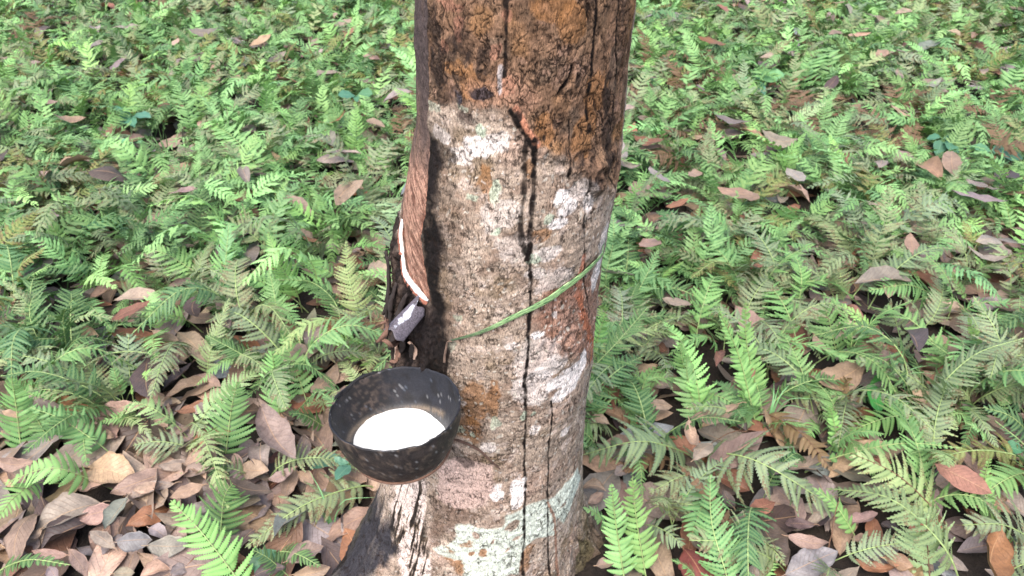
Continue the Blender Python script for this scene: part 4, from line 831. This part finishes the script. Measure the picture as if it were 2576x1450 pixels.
HL = c4([(-40, 150, 175, 190, 150, 'm'), (285, 190, 385, 50, 70, 't'), (375, 165, 515, 175, 85, 'b'), (335, 210, 300, 390, 110, 'm'), (510, 190, 460, 280, 60, 'm'), (805, 55, 900, 65, 90, 'm'), (805, 160, 945, 215, 60, 'b'), (945, 230, 765, 255, 55, 'o'), (930, 150, 1100, 315, 120, 'b'), (1190, 40, 1190, 180, 75, 'o'),
  (1690, 130, 1650, 290, 130, 'm'), (1260, 350, 1400, 370, 80, 'b'), (810, 320, 945, 370, 80, 'm'), (1020, 330, 860, 475, 40, 'd'), (1115, 400, 860, 500, 55, 't'), (235, 490, 515, 560, 115, 'o'), (730, 540, 505, 580, 80, 't'), (740, 550, 960, 545, 75, 't'), (810, 590, 885, 665, 60, 't'), (1110, 520, 920, 600, 50, 'o'),
  (1010, 590, 1120, 590, 90, 'm'), (220, 660, 105, 650, 60, 'o'), (340, 600, 440, 620, 55, 'm'), (990, 650, 875, 700, 40, 'b'), (1385, 605, 1575, 865, 180, 'm', .075), (1375, 730, 1390, 890, 125, 'm'), (1780, 345, 1640, 500, 100, 'b'), (1735, 440, 1845, 390, 90, 't'), (1760, 570, 1705, 650, 80, 'b'), (1000, 780, 1080, 915, 110, 't', .07),
  (440, 860, 705, 925, 180, 't', .06), (180, 850, -20, 840, 80, 'b'), (1000, 850, 830, 870, 60, 'b'), (915, 890, 580, 1010, 120, 'b'), (860, 960, 700, 1000, 60, 't'), (915, 960, 610, 1080, 55, 'm'), (1275, 880, 1415, 890, 115, 't'), (1190, 935, 1435, 1000, 75, 'd', .07), (1560, 880, 1505, 1040, 85, 'b'), (1550, 880, 1415, 940, 60, 'b', .07),
  (1570, 900, 1650, 965, 65, 'b', .06), (1270, 900, 1230, 800, 60, 't'), (1670, 790, 1790, 830, 45, 'o'), (1600, 850, 1600, 700, 75, 'b'), (520, 1040, 160, 1200, 190, 'm', .06), (185, 1060, 35, 1350, 115, 'b', .07), (225, 1210, 130, 1250, 60, 'b'), (460, 1160, 210, 1290, 160, 'd'), (610, 1100, 410, 1150, 125, 'b', .06), (680, 1040, 555, 1210, 85, 'g', .07),
  (900, 1080, 665, 1165, 105, 'o'), (605, 1260, 795, 1250, 120, 'g', .06), (780, 1300, 1000, 1300, 150, 'm'), (600, 1300, 470, 1210, 75, 'm'), (360, 1340, 170, 1320, 55, 'b'), (600, 1440, 715, 1430, 85, 'm'), (1340, 1200, 1250, 1310, 60, 'd', .06), (1510, 1370, 1705, 1290, 110, 'b', .06), (1435, 1020, 1530, 1130, 85, 'b'),
  (730, 1450, 900, 1400, 95, 't', .06), (360, 1310, 460, 1450, 65, 'b', .06), (900, 1440, 1000, 1390, 100, 'm'), (0, 1290, 90, 1400, 110, 'b'), (1120, 880, 960, 920, 80, 'b'), (1330, 1450, 1500, 1400, 80, 'd'), (250, 1400, 300, 1490, 80, 'm'), (1540, 1440, 1740, 1400, 90, 'b'), (470, 640, 600, 720, 60, 'b'), (1080, 980, 900, 1040, 70, 'b'),
  (1120, 1050, 980, 1120, 70, 'm'), (780, 1180, 880, 1240, 80, 'm'), (40, 900, 140, 1000, 70, 'b'), (420, 990, 560, 960, 60, 'b'), (1160, 1390, 1060, 1450, 70, 'm'), (1430, 1200, 1560, 1150, 70, 'b'), (1740, 980, 1660, 1060, 60, 'm')])
HL += c5([(385, 140, 200, 150, 80, 'b'), (1500, 340, 1205, 430, 150, 'b', .08), (2130, 370, 1870, 420, 110, 'o', .07), (1810, 380, 1950, 520, 70, 't'), (2035, 40, 2230, 40, 80, 'm'), (135, 380, 235, 540, 95, 'o'), (190, 550, 200, 400, 90, 'o'), (390, 440, 510, 440, 140, 'm'), (775, 260, 735, 340, 50, 'o', .12), (880, 410, 940, 360, 70, 'o', .12), (1080, 300, 1155, 370, 80, 'b'),
  (850, 575, 585, 650, 90, 'b', .09), (780, 600, 900, 690, 85, 'd'), (580, 660, 640, 800, 75, 't', .13), (620, 820, 720, 740, 85, 'm', .13), (700, 900, 910, 1000, 130, 'o'), (960, 1160, 1110, 1390, 145, 'd', .05), (1110, 1240, 1330, 1290, 75, 'b'), (1100, 1440, 1380, 1310, 150, 'm', .06), (1450, 1250, 1560, 1260, 100, 'b'), (1600, 1380, 1750, 1400, 100, 'b'),
  (560, 1290, 700, 1530, 190, 'r', .07), (2195, 1250, 2170, 1520, 165, 'o', .10), (95, 1400, 190, 1390, 90, 'b'), (20, 980, 150, 990, 60, 'b'), (60, 1070, 140, 1010, 60, 'b'), (910, 1100, 1040, 1060, 85, 'o'), (2000, 930, 1880, 990, 115, 'b', .07), (1240, 200, 1340, 290, 50, 't'), (2190, 270, 2300, 400, 65, 'm'), (2090, 490, 2180, 490, 40, 'm'), (1720, 490, 1910, 600, 85, 'k'),
  (2150, 110, 2130, 240, 65, 'b'), (1330, 640, 1280, 740, 80, 'd'), (60, 620, 170, 640, 80, 't'), (1450, 250, 1650, 260, 90, 'b'), (850, 200, 930, 140, 50, 'm'), (1370, 1040, 1480, 1080, 80, 'd'), (380, 540, 500, 560, 60, 'b'), (1590, 350, 1640, 270, 70, 't', .10), (2100, 440, 2330, 440, 50, 'd'), (1390, 600, 1500, 520, 70, 'm'), (1000, 480, 1190, 450, 70, 'd'),
  (270, 870, 200, 920, 80, 'm'), (320, 760, 150, 740, 60, 'b'), (820, 1100, 760, 1000, 60, 'd'), (1240, 1190, 1080, 1180, 60, 'd'), (1700, 1240, 1600, 1180, 70, 'd'), (2250, 700, 2140, 620, 60, 'm'), (2020, 560, 2080, 620, 50, 'm'), (420, 350, 300, 380, 60, 'b')])
HL += c6([(850, 110, 920, 215, 60, 'b'), (415, 170, 500, 195, 35, 'k'), (250, 180, 290, 190, 40, 't'), (1060, 10, 1110, 60, 30, 't'), (1390, 440, 1450, 520, 60, 'o'), (1200, 230, 1240, 250, 40, 'o'), (1470, 270, 1550, 300, 60, 't'), (1700, 300, 1640, 360, 60, 'b'), (1790, 480, 1880, 495, 35, 't'), (105, 680, 215, 710, 40, 'm'), (410, 600, 330, 620, 45, 'o'), (50, 805, 170, 835, 50, 't'),
  (30, 970, 150, 1020, 90, 'k', .10), (585, 965, 410, 1010, 50, 'o', .08), (435, 915, 490, 960, 35, 'o'), (740, 880, 815, 860, 70, 'o', .09), (110, 435, 180, 435, 30, 'o'), (1795, 1240, 1890, 1370, 100, 't', .14), (1540, 1180, 1660, 1195, 75, 'm'), (1580, 1080, 1620, 1120, 60, 'b'), (1410, 1100, 1510, 1160, 60, 'b'), (1670, 1260, 1760, 1310, 80, 'o'), (1780, 1330, 1690, 1410, 80, 'b'), (870, 1150, 960, 1220, 100, 'd'),
  (720, 1140, 640, 1190, 70, 'm'), (960, 1365, 810, 1385, 45, 'b'), (560, 1360, 430, 1440, 50, 'b'), (650, 525, 735, 560, 60, 'm'), (1220, 670, 1255, 700, 40, 'm'), (280, 1000, 350, 1060, 40, 't'), (420, 790, 500, 830, 40, 'm'), (590, 800, 490, 815, 35, 't'), (170, 870, 270, 890, 40, 'm'), (700, 1070, 730, 1110, 40, 't'), (1900, 110, 1925, 160, 40, 'o'), (1750, 120, 1800, 100, 40, 'o'), (1280, 90, 1310, 110, 30, 'm'), (1690, 90, 1720, 110, 35, 'o')])
HL += c7([(640, 65, 700, 115, 50, 'm'), (420, 95, 460, 120, 35, 'o'), (285, 330, 400, 330, 35, 'r'), (1240, 345, 1290, 385, 45, 't'), (970, 340, 1030, 330, 55, 'b'), (925, 490, 1010, 480, 35, 'k'), (670, 450, 605, 505, 55, 'm'), (400, 490, 470, 495, 40, 'b'), (760, 660, 660, 750, 40, 'o', .12), (1170, 710, 1280, 740, 50, 't'), (1350, 710, 1440, 780, 60, 'b'), (1530, 830, 1600, 950, 45, 'b'), (655, 1200, 615, 1310, 75, 'o', .12),
  (770, 1040, 850, 1015, 55, 'o'), (1410, 990, 1560, 1050, 90, 'b'), (1650, 1110, 1780, 1200, 95, 'd'), (1880, 1270, 1760, 1400, 90, 'm'), (1410, 1300, 1510, 1240, 70, 'm'), (300, 1140, 190, 1180, 90, 'o'), (100, 1190, 200, 1290, 65, 'b'), (1530, 1200, 1640, 1240, 60, 'm'), (960, 430, 1030, 415, 50, 'm'), (165, 310, 220, 320, 35, 't'), (1360, 60, 1420, 50, 40, 't'), (820, 90, 870, 110, 30, 'o'), (1100, 170, 1160, 180, 30, 'm')])
for h_ in HL: hleaf(*h_)
# random individuals: copies of a few leaf meshes; then the litter mass
LT_ = []
for i in range(14):
    V, Q, uv = leaf_geo(16, 7, 200+i, RNG.uniform(.30, .46)); LT_.append(thick_leaf(V, Q, uv, 1.0, 16, 7, False))
LTM = [mesh_np('fallen_leaf', V*[1, 1, 1], Q, uv=uv, mats=[LEAF]) for V, Q, uv in LT_]
def pick(y): 
    return RNG.choice(list('mbtodgk'), p=[.30, .28, .14, .12, .11, .04, .01])
spots = []
while len(spots) < 8300:
    y = math.sqrt(RNG.uniform(.45**2, 6.6**2)); x = RNG.uniform(-1, 1)*(y*.80+1.2)
    if math.hypot(x+.02, y-D) < .215: continue
    p = proj(np.array([[x, y, .03]]))[0]; dn = np.interp(y, [.5, 2.0, 3.0, 6.6], [1.3, 1.1, .5, .4])
    if p[0] < 900 and p[1] > 1050: dn = 1.6
    if RNG.random()*1.6 > dn: continue
    spots.append((x, y, p[0], p[1], p[2]))
spots.sort(key=lambda q: q[4]+(0 if (-20 < q[2] < 2600 and q[3] < 1470) else 9))
NLI = 290-len(LEAFLIST); SV, SQ, SU, SC, off = [], [], [], [], 0
ind_ids = set(); 
for i in range(len(spots)):
    if len(ind_ids) >= NLI: break
    if RNG.random() < .55: ind_ids.add(i)
for i, (x, y, px, py, dd) in enumerate(spots):
    key = pick(y); ti = int(RNG.integers(14)); L = RNG.uniform(.07, .17)*(1.25 if (py > 1000 and px < 1000) else 1); top = i in ind_ids
    z = gz(x, y)[0]+(RNG.uniform(.014, .034) if top else RNG.uniform(.006, .035) if RNG.random() > (.14 if py < 900 else .03) else RNG.uniform(.06, .17)); e = (RNG.normal()*.20, RNG.normal()*.20, RNG.uniform(0, 2*PI))
    if top:
        o = link('fallen_leaf', LTM[ti]); o.location = (x, y, z); o.rotation_euler = e; o.scale = (L, L, L); o.color = jitc(BROWNS[key][0], .12); LEAFLIST.append((o, key, px, py, L))
    else:
        if dd > 3.2 or True:
            if 'LS' not in globals(): LS = [leaf_geo(8, 5, 300+k, RNG.uniform(.34, .52)) for k in range(12)]
            V, Q, uv = LS[ti % 12]
        Rm = np.array(mathutils.Euler(e).to_matrix()); SV.append((V*L)@Rm.T+[x, y, z]); SQ.append(Q+off); SU.append(uv); SC.append(np.tile(np.array(jitc(BROWNS[key][0], .16)[:3])*.92, (len(V), 1))); off += len(V)
lit = link('leaf_litter', mesh_np('leaf_litter', np.vstack(SV), np.vstack(SQ), uv=np.vstack(SU), col={'tint': np.vstack(SC)}, mats=[LEAFS]))
tag(lit, 'layer of brown fallen leaves covering the soil between the ferns', 'leaf litter', None, 'stuff')
# ------------------------------------------------------------------ broad-leaved seedlings
def bl_material():
    m, t, b, o = mat('seedling_leaf'); oi = N(t, 'ShaderNodeObjectInfo'); tc = N(t, 'ShaderNodeTexCoord'); sx = N(t, 'ShaderNodeSeparateXYZ'); t.links.new(tc.outputs['UV'], sx.inputs[0])
    av = math_(t, 'ABSOLUTE', sx.outputs[1]); rib = ramp(t, av, [(0, 1), (.06, 0)]); ph = math_(t, 'SUBTRACT', math_(t, 'MULTIPLY', sx.outputs[0], 8.), math_(t, 'MULTIPLY', av, 2.2)); fr = math_(t, 'ABSOLUTE', math_(t, 'SUBTRACT', math_(t, 'FRACT', ph), .5)); vein = ramp(t, fr, [(0, 1), (.1, 0)])
    c = mixc(t, math_(t, 'MULTIPLY', rib, .5), oi.outputs['Color'], lin(150, 190, 150)); c = mixc(t, math_(t, 'MULTIPLY', vein, .22), c, lin(140, 180, 140))
    t.links.new(c, b.inputs['Base Color']); b.inputs['Roughness'].default_value = .45; bump(t, math_(t, 'ADD', rib, vein), b, -.4, .001)
    tr = N(t, 'ShaderNodeBsdfTranslucent'); t.links.new(c, tr.inputs[0]); ms = N(t, 'ShaderNodeMixShader'); ms.inputs[0].default_value = .2; t.links.new(b.outputs[0], ms.inputs[1]); t.links.new(tr.outputs[0], ms.inputs[2]); t.links.new(ms.outputs[0], o.inputs[0]); return m
BLM = bl_material(); STEMG = simple_mat('seedling_stem', lin(110, 150, 100), .6, .2, 60)
def seedling(bx, by, leaves, label, colr=lin(88, 136, 108), hh=.13, wr=.55):
    B = at_h(bx, by, 0); B[2] = gz(B[0], B[1])[0]-.004; root = empty('seedling', tuple(B)); tips = []
    for (x1, y1, x2, y2, w_) in leaves:
        A = at_h(x1, y1, hh); E = at_h(x2, y2, hh+RNG.uniform(-.02, .02)); L = np.linalg.norm(E-A); ax_ = (E-A)/L; nn = unit(np.array([RNG.normal()*.1, -.35, 1.])); yy = unit(np.cross(nn, ax_)); nn = np.cross(ax_, yy)
        d = proj(A)[0, 2]; fs = max(.4, np.linalg.norm(np.cross(yy, unit(A-EYE)))); V, Q, uv = leaf_geo(16, 9, int(RNG.integers(1e5)), np.clip(w_/F*d/fs/L, .25, .95), bend=.15, cup=.12, twist=.1)
        V = V*L@np.stack([ax_, yy, nn], 1).T+(A+E)/2-B; o = link('leaf', mesh_np('leaf', V, Q, uv=uv, mats=[BLM]), root); o.color = jitc(colr, .06); tips.append(A-B)
    mid = np.mean(tips, axis=0); st = smooth_line([np.zeros(3), mid*[.35, .35, .5], mid-[0, 0, .012]], 12); Vs_, Qs_, _ = sweep(st, .0015, 5, cap=False); Vl, Ql = [Vs_], [Qs_]; of = len(Vs_)
    for tp in tips:
        a_, b_, _ = sweep(smooth_line([st[-1], (st[-1]+tp)/2+[0, 0, .004], tp+[0, 0, .001]], 6), .001, 5, cap=False); Vl.append(a_); Ql.append(b_+of); of += len(a_)
    link('stem', mesh_np('stem', np.vstack(Vl), np.vstack(Ql), mats=[STEMG]), root); tag(root, label, 'seedling', 'broad-leaved seedlings among the ferns'); root.name = 'seedling'
BG = lin(80, 136, 110)
seedling(335, 365, [(327, 285, 282, 268, 20), (330, 288, 303, 312, 30), (336, 288, 378, 292, 26), (330, 292, 338, 318, 26)], 'blue-green round-leaved seedling with four leaves, far out in the ferns')
seedling(375, 420, [(343, 356, 302, 356, 14), (343, 356, 358, 360, 16)], 'small seedling with two flat blue-green leaves on a thin bent stalk', lin(110, 170, 130))
seedling(900, 300, [(893, 240, 850, 238, 22), (897, 240, 938, 236, 28), (893, 242, 900, 256, 14)], 'blue-green seedling pair of leaves nearest behind the tapped edge of the trunk')
seedling(2365, 420, [(2365, 345, 2330, 348, 22), (2368, 350, 2355, 388, 34), (2375, 345, 2438, 350, 20), (2380, 352, 2410, 392, 30)], 'seedling with four round blue-green leaves beside the tall thin lime fronds')
seedling(2510, 440, [(2495, 378, 2446, 368, 22), (2510, 385, 2576, 398, 24), (2500, 385, 2530, 370, 14)], 'seedling with long blue-green leaves at the picture edge beyond the trunk\'s rough side')
seedling(1935, 235, [(1893, 188, 1978, 184, 34), (1905, 200, 1862, 198, 14)], 'broad pale green leaf of a seedling standing alone on the trunk\'s rough side', lin(120, 176, 122))
seedling(1905, 260, [(1898, 200, 1925, 236, 26)], 'small blue-green seedling leaf just below the broad pale seedling leaf')
seedling(845, 1240, [(868, 1160, 778, 1178, 36), (880, 1168, 845, 1205, 34), (878, 1165, 838, 1148, 20)], 'blue-green pointed seedling leaves directly under the wire ring of the bowl', lin(92, 138, 112), .07)
seedling(660, 1440, [(695, 1385, 618, 1432, 44), (690, 1390, 640, 1450, 30)], 'dark green seedling with two broad leaves below the bowl near the trunk foot', lin(74, 120, 88), .05)
seedling(2205, 1070, [(2195, 960, 2215, 1038, 36), (2190, 965, 2240, 930, 20), (2195, 965, 2178, 990, 14)], 'bright green seedling with smooth lance-shaped leaves beside a yellowed frond', lin(78, 150, 72), .07)
seedling(250, 600, [(240, 555, 205, 570, 26), (240, 555, 262, 572, 22)], 'dark blue-green seedling leaf half hidden behind a lime frond', lin(64, 118, 96))
seedling(2545, 1180, [(2520, 1120, 2576, 1135, 34)], 'low blue-green seedling leaf beside the nodding narrow lime frond', lin(80, 140, 100), .06)
# ------------------------------------------------------------------ grass blades at the foot and small twigs
def grass(bx, by, n, label):
    B = at_h(bx, by, 0); B[2] = gz(B[0], B[1])[0]-.004; root = empty('grass_tuft', tuple(B)); 
    for i in range(n):
        a = RNG.uniform(0, 2*PI); L = RNG.uniform(.07, .14); P = smooth_line([np.zeros(3), np.array([math.cos(a)*.2, math.sin(a)*.2, .7])*L, np.array([math.cos(a)*.7, math.sin(a)*.7, .8])*L], 8); sdv = np.array([-math.sin(a), math.cos(a), 0])
        wv = np.linspace(1, .05, 8)[:, None]*.0028; V = np.stack([P-sdv*wv, P+[0, 0, -.0008], P+sdv*wv], 1).reshape(-1, 3); o = link('blade', mesh_np('blade', V, grid_q(8, 3), mats=[BLM]), root); o.color = jitc(lin(92, 160, 70))
    tag(root, label, 'grass tuft', 'grass tufts')
grass(1930, 1075, 6, 'thin bright grass tuft under the tall lime fronds on the rough side of the trunk'); grass(840, 1340, 5, 'flat green grass blades beside the spreading root of the trunk'); grass(2230, 1010, 5, 'short grass tuft beside the smooth lance-leaved seedling'); grass(1520, 980, 5, 'grass blades against the rough edge of the trunk level with the bowl')
TW = simple_mat('twig', lin(120, 92, 74), .8, .3, 120, .6)
for (pts, lab) in [([(300, 900, .05), (200, 862, .06), (60, 862, .06)], 'thin pale twig lying across the big mauve leaf'), ([(930, 480, .05), (960, 440, .12)], 'short dry twig standing up far behind the tapped side'), ([(1880, 1085, .07), (1840, 1085, .09), (1790, 1115, .05)], 'dry stalk lying over the spotted arching frond'),
        ([(720, 1320, .05), (700, 1250, .09)], 'thin brown twig rising between leaves under the bowl'), ([(2080, 1390, .03), (2110, 1260, .14)], 'straight thin twig leaning up out of the dark leaves'), ([(2050, 720, .04), (2135, 690, .12)], 'thin dry stem leaning in the ferns on the rough side')]:
    P = smooth_line([at_h(*p) for p in pts], 14); P = P+np.stack([fbm(P*40, 2, k_) for k_ in (1, 2, 3)], 1)*.004; V, Q, T3 = sweep(P-P[0], np.linspace(.0016, .0009, 14), 6); o = link('twig', mesh_np('twig', V, Q, T3, mats=[TW])); o.location = tuple(P[0]); tag(o, lab, 'twig')
# ------------------------------------------------------------------ labels
def side(px): return 'beyond the tapped side of the trunk' if px < 1000 else ('behind the trunk' if px < 1500 and False else 'beyond the rough side of the trunk')
def where(px, py):
    s = ('left' if px < 1200 else 'right')
    lev = ('at the far edge' if py < 150 else 'well above the cut' if py < 330 else 'above the cut' if py < 520 else 'level with the cut' if py < 720 else 'level with the spout' if py < 900 else 'level with the bowl' if py < 1150 else 'level with the trunk foot' if py < 1330 else 'at the bottom edge')
    return s, lev
ORD = ['closest to', 'second from', 'third from', 'fourth from', 'fifth from', 'sixth from', 'seventh from', 'eighth from', 'ninth from', 'tenth from', 'eleventh from', 'twelfth from', 'thirteenth from', 'fourteenth from', 'fifteenth from']
def label_all(lst, colours, noun_of, cat, group):
    gsets = {}
    for it in lst:
        o, key, px, py = it[:4]; nn = noun_of(it); s, lev = where(px, py); gsets.setdefault((key, nn, s, lev), []).append(it)
    for (key, nn, s, lev), its in gsets.items():
        its.sort(key=lambda q: abs(q[2]-1240)); wd = colours[key][1]
        for i, it in enumerate(its):
            if len(its) == 1: lab = f'{wd} {nn} {s} of the trunk {lev}'
            else: lab = f'{wd} {nn} {lev}, {ORD[min(i, 14)]} trunk\'s {s} side'
            tag(it[0], lab, cat, group)
def fern_noun(it):
    if it[4] == 'plant': return {1: 'single-frond fern', 2: 'two-frond fern', 3: 'three-frond fern', 4: 'four-frond fern'}[it[5]]
    dx_, dy_ = it[6]
    lean = 'upright' if abs(dx_) < .35*abs(dy_) else ('left-leaning' if dx_ < 0 else 'right-leaning')
    return lean+' fern frond'
label_all(FERNLIST, GREENS, fern_noun, 'fern', 'ferns growing through the fallen leaves')
def leaf_noun(it): return ('small' if it[4] < .095 else 'large' if it[4] > .15 else 'medium')+' fallen leaf'
label_all(LEAFLIST, BROWNS, leaf_noun, 'fallen leaf', 'brown leaves lying on the ground')
